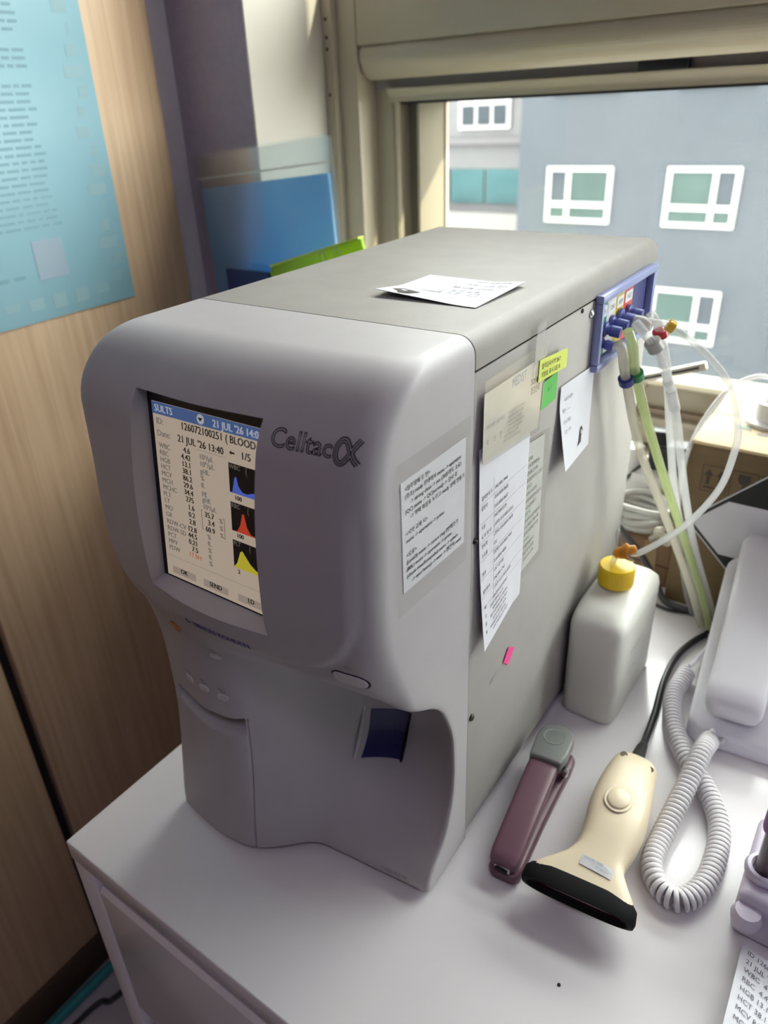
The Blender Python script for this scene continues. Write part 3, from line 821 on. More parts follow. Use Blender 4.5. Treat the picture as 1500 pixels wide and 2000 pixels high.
box('rear_panel', (.0024, Yb - .002, .0125), (WID - .0024, Yb - .0002, .3660), PAINT, ana)
for x, y in ((.02, .13), (WID - .02, .15), (.02, .43), (WID - .02, .43)):
    lathe('foot', [(.010, 0), (.011, .002), (.011, .0058)] if y < .2 else [(.010, 0), (.011, .002), (.011, .0122)], BLACK, ana, Matrix.Translation((x, y, 0)), 20)
for y, z, r in ((.1575, .122, .0026), (.316, .3575, .0030), (.1565, .262, .0018)):
    s_ = lathe('screw', [(r, 0), (r, .0012), (r * .6, .0022), (0, .0024)], METAL if z > .3 else mat('dark_screw', (.08, .07, .06), .3, .8), ana, along((WID - .0008, y, z), (1, 0, 0)), 16)
lathe('screw', [(.0015, 0), (.0015, .001), (0, .0012)], DARK, ana, along((WID - .0008, .299, .3635), (1, 0, 0)), 10)

# reagent connector panel
cp = box('connector_panel', (WID - .0006, .324, .3165), (WID + .0006, .439, .3665), NAVY, ana, bev=.0003)
prop(cp, 'recessed blue panel with colour-coded hose ports')
y0, y1, z0, z1 = .322, .4405, .3145, .3682
for a in ((y0, y1, z1 - .0055, z1), (y0, y1, z0, z0 + .0055), (y0, y0 + .0045, z0 + .0055, z1 - .0055), (y1 - .0065, y1, z0 + .0055, z1 - .0055)):
    box('panel_frame', (WID - .0004, a[0], a[2]), (WID + .0055, a[1], a[3]), mat('blue_frame', (.27, .31, .55), .3), cp, bev=.0008)
TAGS = [('CLN', .3290, .3440, (.02, .26, .17)), ('CLN3', .3442, .3615, (.75, .75, .75)), ('HEM3', .3617, .3790, (.80, .58, .03)), ('WASTE', .3792, .3985, (.66, .05, .04))]
def onside(h): return lambda u, v: Vector((WID + h, u, v))
for n_, a, b_, c_ in TAGS:
    tg = flat('port_tag', [rect(a, .3225, b_, .3602)], onside(.0010), mat('tag_' + n_, c_, .35), cp)
    flat('tag_label', [rrect(a + .002, .3500, b_ - .0015, .3582, .0015)], onside(.0013), mat('tag_white', (.8, .8, .8), .4), tg)
    write('tag_lettering', [(n_, (a + b_) / 2 + .0002, .3525, .0033, .75 if len(n_) < 5 else .6, 'C')], onside(.0016), INK, tg)
PORTS = [(.3335, .3330, .0036, .010), (.3410, .3410, .0040, .0115), (.3540, .3430, .0038, .012), (.3705, .3405, .0066, .011), (.3895, .3415, .0045, .011)]
for y, z, r, l in PORTS:
    c_ = lathe('port', [(r * 1.35, 0), (r * 1.35, .002), (r * .8, .0032), (r * .8, .0045), (r, .005), (r, l), (r * .9, l + .0006), (r * .5, l + .0006)], BLUEP if r < .008 else NAVY, cp, along((WID + .0010, y, z), (1, .05, -.12)), 22)
lathe('clear_cap', [(.0062, 0), (.0064, .002), (.0064, .007), (.005, .010), (.0028, .013)], mat_film('clear_nylon', (.75, .72, .66), .45, .25), cp, along((WID + .0122, .3711, .3392), (1, .05, -.12)), 22)

# ------------------------------------------------------------------ papers on the analyzer
TAPE = mat_film('clear_tape', (.80, .78, .72), .05, .2, .2, .015, (.98, .98, .97))
def sheet(name, label, cat, quad, off, material, bend=None, n=10, group=None):
    """thin sheet on the right side of the analyzer; quad = (y,z) corners TL, TR, BR, BL"""
    t = .00025
    def pt(s, r):      # s across, r down, both 0..1
        a = [quad[0][k] + (quad[1][k] - quad[0][k]) * s for k in (0, 1)]; c = [quad[3][k] + (quad[2][k] - quad[3][k]) * s for k in (0, 1)]
        y, z = a[0] + (c[0] - a[0]) * r, a[1] + (c[1] - a[1]) * r
        return y, z, WID + off + (bend(s, r) if bend else 0)
    vs, fs = [], []
    for layer in (0, t):
        for j in range(n + 1):
            for i in range(n + 1):
                y, z, x = pt(i / n, j / n); vs.append((x + layer, y, z))
    N = (n + 1) * (n + 1)
    for j in range(n):
        for i in range(n):
            q = (j * (n + 1) + i, j * (n + 1) + i + 1, (j + 1) * (n + 1) + i + 1, (j + 1) * (n + 1) + i)
            fs.append(q); fs.append(tuple(N + k for k in q[::-1]))
    edge = [i for i in range(n + 1)] + [(j + 1) * (n + 1) - 1 for j in range(1, n + 1)] + [n * (n + 1) + i for i in range(n - 1, -1, -1)] + [j * (n + 1) for j in range(n - 1, 0, -1)]
    for k in range(len(edge)): a, b_ = edge[k], edge[(k + 1) % len(edge)]; fs.append((a, b_, b_ + N, a + N))
    o = prop(fix_normals(pym(name, vs, fs, material, smooth=False)), label, cat, group)
    y00, z00 = quad[0]; wd = quad[1][0] - quad[0][0]; ht = quad[0][1] - quad[3][1]
    def place(u, v):   # u right from left edge, v up from bottom edge, in metres
        s, r = u / wd, 1 - v / ht
        y, z, x = pt(s, r); return Vector((x + t + .0002, y, z))
    return o, place

# cleaning instructions on the front moulding
n1, pl = sheet('instruction_note', 'white printed note of cleaning steps taped on the analyzer nearest the screen', 'note', ((.0800, .3340), (.1425, .3340), (.1418, .2695), (.0800, .2715)), .0002, PAPER)
W1, H1 = .0622, .0632
L1 = ['<일주일에 두 번>', '(청소) ready 상태에서 menu -> operation', '     -> strong clean -> yes (30분정도 소요)', '(QC) menu -> QC(normal) -> 검사 후', '     -> 위에 화살표 누르고 ready 상태 만들기', '', '<시약 교체 시>', 'menu -> operation -> prime', '', '<오류>', '(Level3) menu -> remov clog 2번해주기', '(BBL) menu -> operation -> prime', '(check rinse/bumptube) menu -> others', '     -> oper history -> next -> 빨간색 reset']
write('printed_text', [(t_, .0030 + k * .00012, H1 - .0062 - i * .0041, .0022, 1.02) for i, t_ in enumerate(L1) if t_ for k in (0, 1)], pl, INK, n1)
flat('clear_tape', [rect(-.004, .029, W1 + .004, H1 + .010)], lambda u, v: pl(u, v) + Vector((.0004, 0, 0)), TAPE, n1)
flat('clear_tape', [rect(-.006, -.012, W1 + .003, .029)], lambda u, v: pl(u, v) + Vector((.0003, 0, 0)), TAPE, n1)

# list with green headings, half under the telephone list
GREENINK = mat('green_ink', (.04, .28, .08), .6)
n4, pl = sheet('checklist_note', 'narrow paper with green headings half hidden behind the telephone list', 'note', ((.205, .300), (.2485, .2955), (.2510, .2050), (.205, .2000)), .0002, mat('yellowed_paper', (.66, .67, .64), .7, var=.02, vscale=60))
random.seed(3)
ko = '검사전확인시약교체세척오류점검결과출력보정기록'
gl, kl = [], []
for i in range(16):
    (gl if i % 4 == 0 else kl).append((''.join(random.choice(ko) for _ in range(3 if i % 4 == 0 else random.randint(6, 9))), .0185, .087 - i * .0053, .0024, .85))
write('printed_text', kl, pl, INK, n4); write('green_heading', gl, pl, GREENINK, n4)
flat('clear_tape', [rect(.010, -.006, .050, .104)], lambda u, v: pl(u, v) + Vector((.0003, 0, 0)), TAPE, n4)

# telephone list
bend3 = lambda s, r: .0045 * max(0, (r - .35) / .65) ** 1.6 * max(0, 1 - s * 1.25) + .0008
n3, pl = sheet('telephone_list', 'long white paper table of contact numbers curling at its lower left corner', 'note', ((.1560, .3210), (.2225, .3195), (.2205, .1865), (.1610, .1790)), .0006, PAPER, bend3, n=16)
W3, H3 = .066, .138
rows = [('혈액분석기', '042.000.7448'), ('담당자', '010.0000.8685'), ('', '010.0000.3657'), ('의원', '042.000.5339'), ('시 약 회 사', '(시약) 010.0000.5555'), ('장비쪽', '(장비) 010.0000.1818'), ('소모품', 'OS'), ('', '(담당) 010.0000.7491'), ('병원', '010.0000.4088'), ('', 'L&T 검사실'), ('임상병리', '042.000.1741'), ('', '(야간) 010.0000.4500')]
K = []; y_ = H3 - .0295
for i, (a, b_) in enumerate(rows):
    if a: K.append((a, .0025, y_ - i * .0066, .0024, .85))
    K.append((b_, .0195, y_ + .0005 - i * .0066, .0024, .9))
for i in range(7):
    K.append((''.join(random.choice(ko + '0123456789.') for _ in range(12 + i % 4)), .016 - (i % 2) * .004, .030 - i * .0040, .0020, .85))
    if i < 4: K.append((random.choice(ko) * 1, .004, .030 - i * .0065, .0024, .85))
write('printed_text', K, pl, INK, n3)
flat('table_rule', [rect(.0176, .033, .0179, H3 - .020)] + [rect(.001, H3 - .0315 - k * .0132 - .0002, W3 - .002, H3 - .0315 - k * .0132) for k in range(6)] + [rect(.001, .032, W3 - .002, .0322)], pl, GINK, n3)

# old tax slip in a plastic sleeve
SLV = mat_film('yellowed_sleeve', (.78, .76, .66), .14, .15, .2, .03, (.96, .95, .92))
bend2 = lambda s, r: .0012 + .0018 * (1 - s) * r
n2, pl = sheet('sleeved_card', 'yellowed card in a clear sleeve with handwriting, above the telephone list', 'card', ((.1590, .3520), (.2365, .3520), (.2325, .3065), (.1555, .3140)), .0006, mat('aged_card', (.68, .67, .615), .5, var=.08, vscale=45), bend2, n=12)
K = [('2025.4.9', .0590, .0265, .0030, .8), ('점검완료', .0600, .0215, .0030, .85)]
write('handwriting', K, pl, INK, n2)
write('printed_text', [('의료기관명 / 담당자확인', .003, .0180, .0018, .9), ('확', .0035, .0090, .0026, .9), ('인', .0125, .0090, .0026, .9), ('란', .0200, .0090, .0026, .9)]
      + [(''.join(random.choice(ko) for _ in range(14 - i % 3)), .030 - (i > 4) * .004, .0185 - i * .0024, .0014, .9) for i in range(7)], pl, GINK, n2)
write('printed_heading', [('MEDIST', .0330, .0320, .0050, .8)], pl, mat('pale_blue_ink', (.28, .36, .50), .6), n2)
flat('sleeve', [rect(-.001, -.0015, .0785, .0455)], lambda u, v: pl(u, v) + Vector((.0007, 0, 0)), SLV, n2)
flat('clear_tape', [rect(.060, .030, .072, .0565)], lambda u, v: pl(u, v) + Vector((.0010, 0, 0)), mat_film('white_tape', (.75, .75, .72), .35, .2, .3), n2)

n5, pl = sheet('yellow_sticky_note', 'small yellow-green sticky note with black handwriting beside the sleeved card', 'sticky note', ((.2255, .3520), (.2680, .3478), (.2680, .3355), (.2245, .3385)), .0035, mat('yellow_note', (.62, .70, .12), .6), n=6)
write('handwriting', [('혈액검사시약 26.7', .003, .0075, .0028, .95), ('개봉일 표시 5일 X', .003, .0022, .0028, .95)], pl, INK, n5)
n6, pl = sheet('green_sticky_note', 'small plain green sticky tab under the yellow note', 'sticky note', ((.2395, .3330), (.2615, .3345), (.2610, .3160), (.2385, .3150)), .0008, mat('green_note', (.10, .47, .09), .6), n=4)
write('handwriting', [('확 인', .007, .0095, .0024, .9)], pl, mat('dim_green_ink', (.03, .22, .05), .6), n6)
bend7 = lambda s, r: .0085 * max(0, r - .25) * (1 - s) + .0015 * r * r
n7, pl = sheet('handwritten_slip', 'white handwritten slip hanging loose below the blue hose panel', 'note', ((.2695, .3205), (.3300, .3185), (.3285, .2575), (.2690, .2610)), .0006, PAPER, bend7, n=14)
write('handwriting', [('<요구사항>', .007, .0475, .0024, .9), ('확인 -------', .004, .0400, .0022, 1.0), ('시약 교체일 :', .004, .0320, .0022, .9), ('오전 / 오후', .005, .0250, .0022, .9)], pl, mat('pencil', (.10, .10, .13), .7), n7)
def critter(pl, u, v, s, par):       # small dark printed picture at the foot of the memo slips
    flat('printed_picture', [[(u + a * s, v + b_ * s) for a, b_ in ((0, 0), (.9, .1), (1.0, .55), (1.3, .9), (1.1, 1.25), (.75, 1.2), (.55, .9), (.35, .4))]], pl, mat('brown_black_ink', (.03, .02, .015), .7), par)
    flat('printed_picture', [[(u + a * s, v + b_ * s) for a, b_ in ((.8, .7), (1.05, .75), (1.0, 1.0), (.8, 1.0))]], lambda a, b_: pl(a, b_) + (Vector((.0002, 0, 0)) if par is n7 else Vector((0, 0, .0002))), PAPER, par)
critter(pl, .030, .008, .010, n7)
n8 = prop(pym('pink_tab', [(WID + h, y, z) for h in (.0001, .0004) for y, z in ((.2030, .1370), (.2110, .1290), (.2200, .1390), (.2105, .1455))], [(3, 2, 1, 0), (4, 5, 6, 7), (0, 1, 5, 4), (1, 2, 6, 5), (2, 3, 7, 6), (3, 0, 4, 7)], mat('pink_note', (.85, .08, .30), .6)), 'small pink adhesive tab low on the analyzer side', 'tab')
write('pen_mark', [('확인 -', .184, .1295, .0042, .9)], lambda u, v: Vector((WID - .0006 + .0004, u, v + (u - .184) * .35)), GINK, ana)

# memo slip lying on the lid
def on_lid(s, r):   # s 0..1 along x, r 0..1 towards the front
    x = .1115 + (.1835 - .1115) * s - .002 * r; y = .2665 - .062 * r - .004 * s
    lift = .0035 * max(0, r - .55) / .45 * max(0, 1 - s * 1.2) + .0022 * max(0, s - .7) / .3 * (1 - r)
    return Vector((x, y, HGT + .0003 + lift))
vs, fs = [], []; n = 10
for lay in (0, .0003):
    for j in range(n + 1):
        for i in range(n + 1): vs.append(on_lid(i / n, j / n) + Vector((0, 0, lay)))
N = (n + 1) ** 2
for j in range(n):
    for i in range(n):
        q = (j * (n + 1) + i, j * (n + 1) + i + 1, (j + 1) * (n + 1) + i + 1, (j + 1) * (n + 1) + i); fs += [q, tuple(N + k for k in q[::-1])]
memo = prop(fix_normals(pym('memo_slip', vs, fs, PAPER)), 'white handwritten memo slip lying on top of the analyzer', 'note')
# handwriting reads from the window side: u from the right, v towards the front
plm = lambda u, v: on_lid(1 - u / .072, v / .062) + Vector((0, 0, .0006))
write('handwriting', [('정도관리 시약', .006, .004, .0028, 1.1), ('시료 확인 - 검사', .004, .013, .0028, 1.1), ('바코드 확인 3회', .010, .022, .0028, 1.1), ('월 화 수 목', .014, .031, .0026, 1.2), ('표시 바랍니다', .036, .040, .0026, 1.0)], plm, mat('pencil', (.2, .2, .24), .7), memo)
flat('tick_box', sum([frame_rects(u, .036, u + .006, .042, .0004) for u in (.012, .026, .038)], []), plm, MATS['pencil'], memo)
flat('printed_picture', [[(.046, .050), (.060, .047), (.066, .052), (.060, .055), (.056, .060), (.050, .058)]], plm, mat('brown_black_ink', (.03, .02, .015), .7), memo)
flat('printed_picture_eye', [[(.054, .0515), (.058, .0505), (.059, .053), (.055, .054)]], lambda u, v: plm(u, v) + Vector((0, 0, .0002)), PAPER, memo)

# ------------------------------------------------------------------ hoses
def hose_mat(name, col, op): return mat_film(name, col, op, .12, .5)
HB = hose_mat('hose_milky', (.74, .71, .62), .62); HG = hose_mat('hose_green', (.64, .72, .40), .60); HC = hose_mat('hose_clear', (.80, .80, .80), .38)
def hose(name, label, pts, r, m_, bands=(), group='hoses from the analyzer side panel'):
    o = thing(name, label, 'hose', pts[-1], group)
    tube('tube', pts, r, m_, o, n=12, sub=12)
    path = catmull(pts, 12)
    for nm, t, ln, rr, bm_ in bands:
        i = min(len(path) - 2, int(t * (len(path) - 1))); d = (path[i + 1] - path[i]).normalized()
        lathe(nm, [(r, 0), (rr, .0004), (rr, ln - .0004), (r, ln)], bm_, o, along(path[i] - d * ln / 2, d), 18)
    return o
def px(*a): return a
hose('reagent_hose', 'milky hose with a dark blue ring, nearest of the analyzer hoses', [(.2225, .3342, .3345), (.2250, .338, .3270), (.2245, .3555, .301), (.231, .396, .229), (.250, .435, .153), (.2735, .478, .060), (.2865, .500, .0045)], .0036, HB, [('ring', .34, .0065, .0056, mat('ring_blue', (.02, .03, .20), .3))])
hose('reagent_hose', 'green-tinted hose with a green ring from the analyzer', [(.2255, .3432, .3415), (.2285, .348, .3290), (.2295, .3610, .304), (.238, .394, .245), (.254, .431, .171), (.2805, .478, .066), (.2952, .4985, .0045)], .0037, HG, [('ring', .345, .0065, .0058, mat('ring_green', (.01, .20, .05), .3))])
hose('reagent_hose', 'clear jointed hose with a grey nut from the analyzer', [(.2262, .3555, .3440), (.2325, .359, .3360), (.2400, .366, .324), (.247, .381, .298), (.254, .400, .259), (.262, .435, .182), (.2735, .4695, .106), (.2995, .5075, .0045)], .0034, HC, [('nut', .27, .0085, .0060, mat('nut_grey', (.38, .37, .34), .35)), ('joint', .45, .004, .0042, HC), ('joint', .52, .02, .0041, HC)])
hose('reagent_hose', 'clear hose with a red ring from the analyzer', [(.2255, .3905, .3430), (.2305, .3895, .3375), (.2352, .390, .3285), (.241, .401, .298), (.245, .427, .234), (.254, .454, .155), (.2755, .4900, .060), (.2910, .5095, .0045)], .0034, HC, [('ring', .29, .0065, .0056, mat('ring_red', (.45, .01, .02), .3))])
hose('reagent_hose', 'clear hose with an amber ring looping down into the yellow-capped bottle', [(.2265, .3715, .3410), (.2345, .378, .3395), (.2430, .385, .3360), (.265, .390, .321), (.287, .391, .298), (.299, .391, .268), (.300, .390, .243), (.294, .389, .211), (.274, .387, .174), (.247, .384, .1440), (.2370, .382, .1405)], .0027, HC,
     [('ring', .205, .0060, .0044, mat('ring_amber', (.72, .42, .03), .3))])
jn = thing('hose_joint', 'amber plastic joint with a wire clip above the yellow-capped bottle', 'joint', (.232, .378, .13))
AMB = mat_film('amber_plastic', (.70, .34, .03), .8, .2, .4)
tube('joint_body', [(.2415, .3835, .1425), (.2370, .3818, .1445), (.2320, .3798, .1435), (.2270, .3778, .1365)], lambda t: .0032 + .0016 * math.sin(t * 9.4) ** 2, AMB, jn, sub=6)
tube('joint_branch', [(.2325, .3800, .1435), (.2345, .376, .1365)], .0034, AMB, jn, sub=0)
tube('stem', [(.2285, .3785, .1395), (.2262, .3765, .131), (.2255, .3755, .112)], .0026, HC, jn, sub=6)
tube('wire_clip', [(.2300, .3800, .147), (.2275, .3815, .157), (.2255, .382, .160), (.2245, .381, .156), (.2265, .3795, .146)], .0005, METAL, jn, sub=8)
lathe('needle_end', [(.0014, 0), (.0014, .006), (.0006, .009)], METAL, jn, along((.2365, .3785, .1365), (.8, -.5, .25)), 12)
hose('box_hose', 'thin clear hose arching out of the cardboard box spout', [(.3045, .612, .190), (.3020, .610, .222), (.2900, .602, .2355), (.275, .592, .2385), (.258, .572, .229), (.246, .545, .204), (.2395, .5285, .170), (.2395, .5265, .130), (.2465, .5235, .087), (.262, .519, .030), (.274, .516, .0035)], .0024, HC, group=None)

# ------------------------------------------------------------------ bottle
bt = thing('reagent_bottle', 'translucent white square bottle with a yellow cap beside the analyzer', 'bottle', (.2345, .373, 0))
HD = mat('milky_hdpe', (.70, .70, .645), .36, sub=.5)
cx_, cy_ = .2345, .373
rg = []
for z, a, b_, e in ((0, .021, .051, 5), (.0015, .0233, .0535, 6), (.006, .0242, .0545, 7), (.060, .0242, .0545, 7), (.094, .0242, .0545, 7), (.100, .0236, .0535, 6), (.1045, .0215, .049, 5), (.108, .0175, .036, 3.5), (.1095, .0135, .018, 2.4), (.1105, .0115, .0115, 2), (.1165, .0115, .0115, 2)):
    rg.append(ring((cx_ - .004 * _ss(.1, .112, z), cy_ + .002 * _ss(.1, .112, z), z), X, Y, a, b_, 48, e))
loft('body', rg, HD, bt, 60)
YC = mat('yellow_cap', (.86, .60, .02), .35)
cap = lathe('cap', [(.0148, 0), (.0150, .001), (.0150, .016), (.0140, .0178), (.0040, .0180)], YC, bt, Matrix.Translation((cx_ - .004, cy_ + .002, .1125)), 40)
vs, fs = [], []
for k in range(40):
    a = 2 * math.pi * k / 40; c_, s_ = math.cos(a), math.sin(a); b = len(vs)
    for dt in (-.0005, .0005):
        for z in (.1145, .1275): vs.append((cx_ - .004 + .0154 * c_ - s_ * dt, cy_ + .002 + .0154 * s_ + c_ * dt, z))
    fs.append((b, b + 2, b + 3, b + 1))
pym('knurling', vs, fs, YC, cap)
write('faint_print', [('REAGENT', 0, .0, .006, .9), ('LOT 26', 0, -.010, .005, .9), ('500 mL', 0, -.020, .005, .9)], lambda u, v: Vector((cx_ + .0243, .345 + u, .062 + v)), mat('faint_ink', (.55, .56, .56), .6), bt)

# ------------------------------------------------------------------ stapler
st = thing('stapler', 'plum-coloured stapler with a grey thumb pad', 'stapler', (.236, .205, 0))
PLUM = mat('plum_plastic', (.13, .06, .085), .36, bump=.05, bscale=800); GREYP = mat('stapler_grey', (.18, .19, .18), .4)
u0, v0 = Vector((-.105, .994, 0)), Vector((.994, .105, 0))
def sp(l, s=0, z=0): return Vector((.2435, .142, 0)) + u0 * l + v0 * s + Vector((0, 0, z))
loft('lower_arm', [ring(sp(l, s, z), v0, Z, a, b_, 24, 4) for l, s, z, a, b_ in ((-.003, .001, .0055, .0085, .004), (0, .001, .0055, .0115, .0055), (.010, .001, .0055, .0120, .0055), (.050, .003, .0055, .0110, .0055), (.085, .0065, .0060, .0095, .0055), (.105, .0095, .0070, .0085, .0055), (.117, .0105, .0080, .0075, .0050), (.121, .0105, .0085, .005, .0035))], PLUM, st)
loft('upper_arm', [ring(sp(l, 0, z), v0, (u0 * -.12 + Vector((0, 0, .99))), a, b_, 24, 5) for l, z, a, b_ in ((-.002, .0150, .0085, .0030), (.0005, .0155, .0100, .0045), (.006, .0165, .0108, .0055), (.040, .0195, .0112, .0062), (.080, .0235, .0114, .0066), (.094, .0245, .0112, .0060), (.097, .0248, .0100, .0050))], PLUM, st)
out = [(-.0125, -.020), (.0125, -.020), (.0150, -.008), (.0150, .004)] + [(.001 + .0142 * math.cos(math.radians(a)), .006 + .0142 * math.sin(math.radians(a))) for a in range(8, 180, 14)] + [(-.0135, .002)]
pc = sp(.108, .0005, 0)
pad = prism('thumb_pad', out, .0235, .0335, (v0, u0, Z), GREYP, st, bev=.0022, seg=3, M=Matrix.Translation(pc))
lathe('pad_dimple', [(.0088, 0), (.0086, .0005), (.0066, .0001), (.0001, -.0003)], mat('stapler_grey_light', (.22, .23, .22), .35), pad, Matrix.Translation(pc + u0 * .005 + Vector((0, 0, .0333))), 28)
box('pad_stem', (-.008, -.012, .012), (.010, .008, .024), GREYP, st, bev=.003, M=Matrix.Translation(pc))
lathe('hinge_pin', [(.004, 0), (.0045, .001), (.0045, .004), (.003, .005)], METAL, st, along(sp(.097, .0125, .017), v0), 18)
box('staple_channel', (-.0058, -.002, .0105), (.0058, .004, .0150), METAL, st, bev=.0006, M=Matrix.Translation(sp(-.0005)))
box('nose_opening', (-.0045, -.0040, .0115), (.0045, -.0022, .0140), DARK, st, M=Matrix.Translation(sp(-.0005)))

# ------------------------------------------------------------------ barcode scanner
bs = thing('barcode_scanner', 'cream handheld barcode scanner with a wide black nose', 'scanner', (.297, .205, 0))
CRM = mat('cream_plastic', (.70, .60, .43), .34, bump=.03, bscale=900)
SCN = [(.2760, .2935, .0060, .0200, .0060), (.2735, .2935, .0130, .0205, .0110), (.2680, .2935, .0165, .0205, .0150), (.2550, .2940, .0185, .0205, .0180), (.2350, .2955, .0205, .0215, .0200), (.2150, .2975, .0212, .0225, .0205), (.1980, .2990, .0195, .0235, .0175), (.1850, .2995, .0176, .0240, .0150), (.1760, .2990, .0172, .0240, .0130), (.1680, .2980, .0198, .0238, .0120), (.1600, .2970, .0262, .0232, .0112), (.1530, .2962, .0325, .0225, .0108), (.1480, .2958, .0348, .0220, .0105)]
hd = Vector((.995, .10, 0))
loft('body', [ring((x, y + .010 * 0, z), hd if y < .17 else X, Z, a, b_, 40, 3.0 if y > .17 else 3.4) for y, x, a, z, b_ in SCN], CRM, bs, 70)
nose_out = [(.0370 * math.copysign(abs(math.cos(t)) ** .62, math.cos(t)), .0115 * math.copysign(abs(math.sin(t)) ** .75, math.sin(t))) for t in [2 * math.pi * k / 40 for k in range(40)]]
fw = Vector((.10, -.95, -.28)).normalized(); upn = hd.cross(fw).normalized(); upn = upn if upn.z > 0 else -upn
nc = Vector((.2957, .1485, .0215))
def nring(s, d): return [nc + hd * a * s + upn * b_ * s + fw * d for a, b_ in nose_out]
RUB = mat('black_rubber', (.006, .006, .0065), .75, spec=.2)
def loft_open(name, rings, m_, par):
    n = len(rings[0]); vs = [v for r in rings for v in r]
    fs = [(i * n + k, i * n + (k + 1) % n, (i + 1) * n + (k + 1) % n, (i + 1) * n + k) for i in range(len(rings) - 1) for k in range(n)]
    fs.append(tuple((len(rings) - 1) * n + k for k in range(n))); fs.append(tuple(range(n))[::-1])
    return sharp_smooth(fix_normals(pym(name, vs, fs, m_, par)), 50)
nose = loft_open('nose', [nring(.93, -.004), nring(1.0, -.001), nring(1.02, .006), nring(1.0, .0085), nring(.90, .0088), nring(.86, .0062), nring(.84, .0055)], RUB, bs)
pym('scan_window', [nc + hd * a + upn * b_ + fw * .0058 for a, b_ in ((-.028, -.005), (.028, -.005), (.028, .005), (-.028, .005))], [(0, 1, 2, 3)], mat('dark_red_window', (.03, .004, .006), .08), nose)
def body_top(x, y):
    ys_ = [s[0] for s in SCN][::-1]; i = [np.interp(y, ys_, [s[k] for s in SCN][::-1]) for k in (1, 2, 3, 4)]
    q = min(.98, abs(x - i[0]) / i[1]); e = 3.0
    return i[2] + i[3] * (1 - q ** e) ** (1 / e)
bx_, by_ = .2965, .2160
lathe('trigger_button', [(.0112, 0), (.0108, .0004), (.0088, .0004), (.0085, .0016), (.0072, .0024), (.0001, .0027)], CRM, bs, Matrix.Translation((bx_, by_, body_top(bx_, by_) - .0004)) @ Matrix.Diagonal((.88, 1.1, 1, 1)), 32)
for x in (.2845, .3055):
    lathe('screw_hole', [(.0026, 0), (.0024, .0004), (.0015, -.0001), (.0001, -.0003)], mat('hole_brown', (.10, .06, .04), .5), bs, Matrix.Translation((x, .2640 - (x - .29) * .15, body_top(x, .264) + .0002)), 18)
lab = pym('data_label', [Vector((x, y, body_top(x, y) + .0006)) for y in (.1655, .1615, .158) for x in (.2905, .297, .304, .312)], [(i, i + 1, i + 5, i + 4) for r in (0, 4) for i in (r, r + 1, r + 2)], mat('label_silver', (.55, .55, .56), .4), bs)
write('label_text', [('MODEL 1090', 0, .0018, .0016, 1.0), ('5V 200mA', .009, -.0012, .0014, 1.0)], lambda u, v: Vector((.2920 + u, .1612 + v, body_top(.2920 + u, .1612 + v) + .0010)), GINK, bs)
tube('cable_boot', [(.2915, .2735, .0205), (.2908, .284, .018), (.2895, .300, .0130), (.2890, .308, .0100)], lambda t: .0062 - .0028 * t, BLACK, bs, n=14, sub=6)
tube('cable', [(.2890, .306, .0105), (.2875, .322, .0060), (.2845, .356, .0034), (.2790, .400, .0032), (.2790, .440, .0032), (.2860, .4720, .0032), (.2960, .4960, .0032), (.3010, .5140, .0032)], .0030, BLACK, bs, n=10)

# ------------------------------------------------------------------ telephone
tel = thing('telephone', 'white-grey desk telephone with a coiled cord', 'telephone', (.40, .43, 0))
TP = mat('phone_plastic', (.76, .75, .80), .38, bump=.02, bscale=900)
RZ = Matrix.Rotation(math.radians(5.5), 4, 'Z')
TB = Matrix.Translation((.3125, .343, 0)) @ RZ
# wedge base: local x to the right 0..0.18, y back 0..0.18
lo = rrect(0, 0, .185, .176, .014, 6)
def wz(y): return .017 + .40 * max(0, y - .004)
vs = []; k = len(lo); fs = []
for lev in range(4):
    for a, b_ in lo:
        s = (1, 1, .992, .972)[lev]; aa, bb = .0925 + (a - .0925) * s, .088 + (b_ - .088) * s
        z = (0.001, wz(bb) - .006, wz(bb) - .0018, wz(bb))[lev]
        vs.append(TB @ Vector((aa, bb, z)))
for i in range(3):
    for j in range(k): fs.append((i * k + j, i * k + (j + 1) % k, (i + 1) * k + (j + 1) % k, (i + 1) * k + j))
fs += [tuple(range(k))[::-1], tuple(3 * k + j for j in range(k))]
sharp_smooth(fix_normals(pym('base', vs, fs, TP, tel)), 45)
sl = math.atan(.40)
def on_base(a, b_, h): return TB @ Vector((a, b_ - h * math.sin(sl), wz(b_) + h * math.cos(sl)))
HS0, HS1 = .012, .186
ud = (on_base(.03, .15, 0) - on_base(.03, .05, 0)).normalized(); nd = TB.to_3x3() @ Vector((0, -math.sin(sl), math.cos(sl))); xd = TB.to_3x3() @ Vector((1, 0, 0))
hsr = []
for t, a, h0, h1 in ((0, .0120, .006, .016), (.012, .0172, .003, .023), (.045, .0198, .001, .0270), (.12, .0205, .001, .0275), (.24, .0200, .010, .0280), (.50, .0196, .0125, .0280), (.76, .0200, .010, .0285), (.88, .0206, .001, .0285), (.955, .0200, .001, .0275), (.988, .0172, .003, .0235), (1, .0125, .006, .0175)):
    c_ = on_base(.0315, HS0 + (HS1 - HS0) * t, 0) + nd * (h0 + h1) / 2
    hsr.append(ring(c_, xd, nd, a * 1.10, (h1 - h0) / 2, 36, 3.8))
loft('handset', hsr, TP, tel, 55)
for i in range(3):
    for j in range(4):
        q = rrect(.075 + i * .022, .06 + j * .02, .090 + i * .022, .072 + j * .02, .002, 3)
        kk = [on_base(u, v, h) for h in (0, .0025) for u, v in q]; n = len(q)
        pym('key', kk, [tuple(range(n, 2 * n))] + [(a, (a + 1) % n, n + (a + 1) % n, n + a) for a in range(n)], mat('phone_key', (.45, .44, .5), .4), tel)
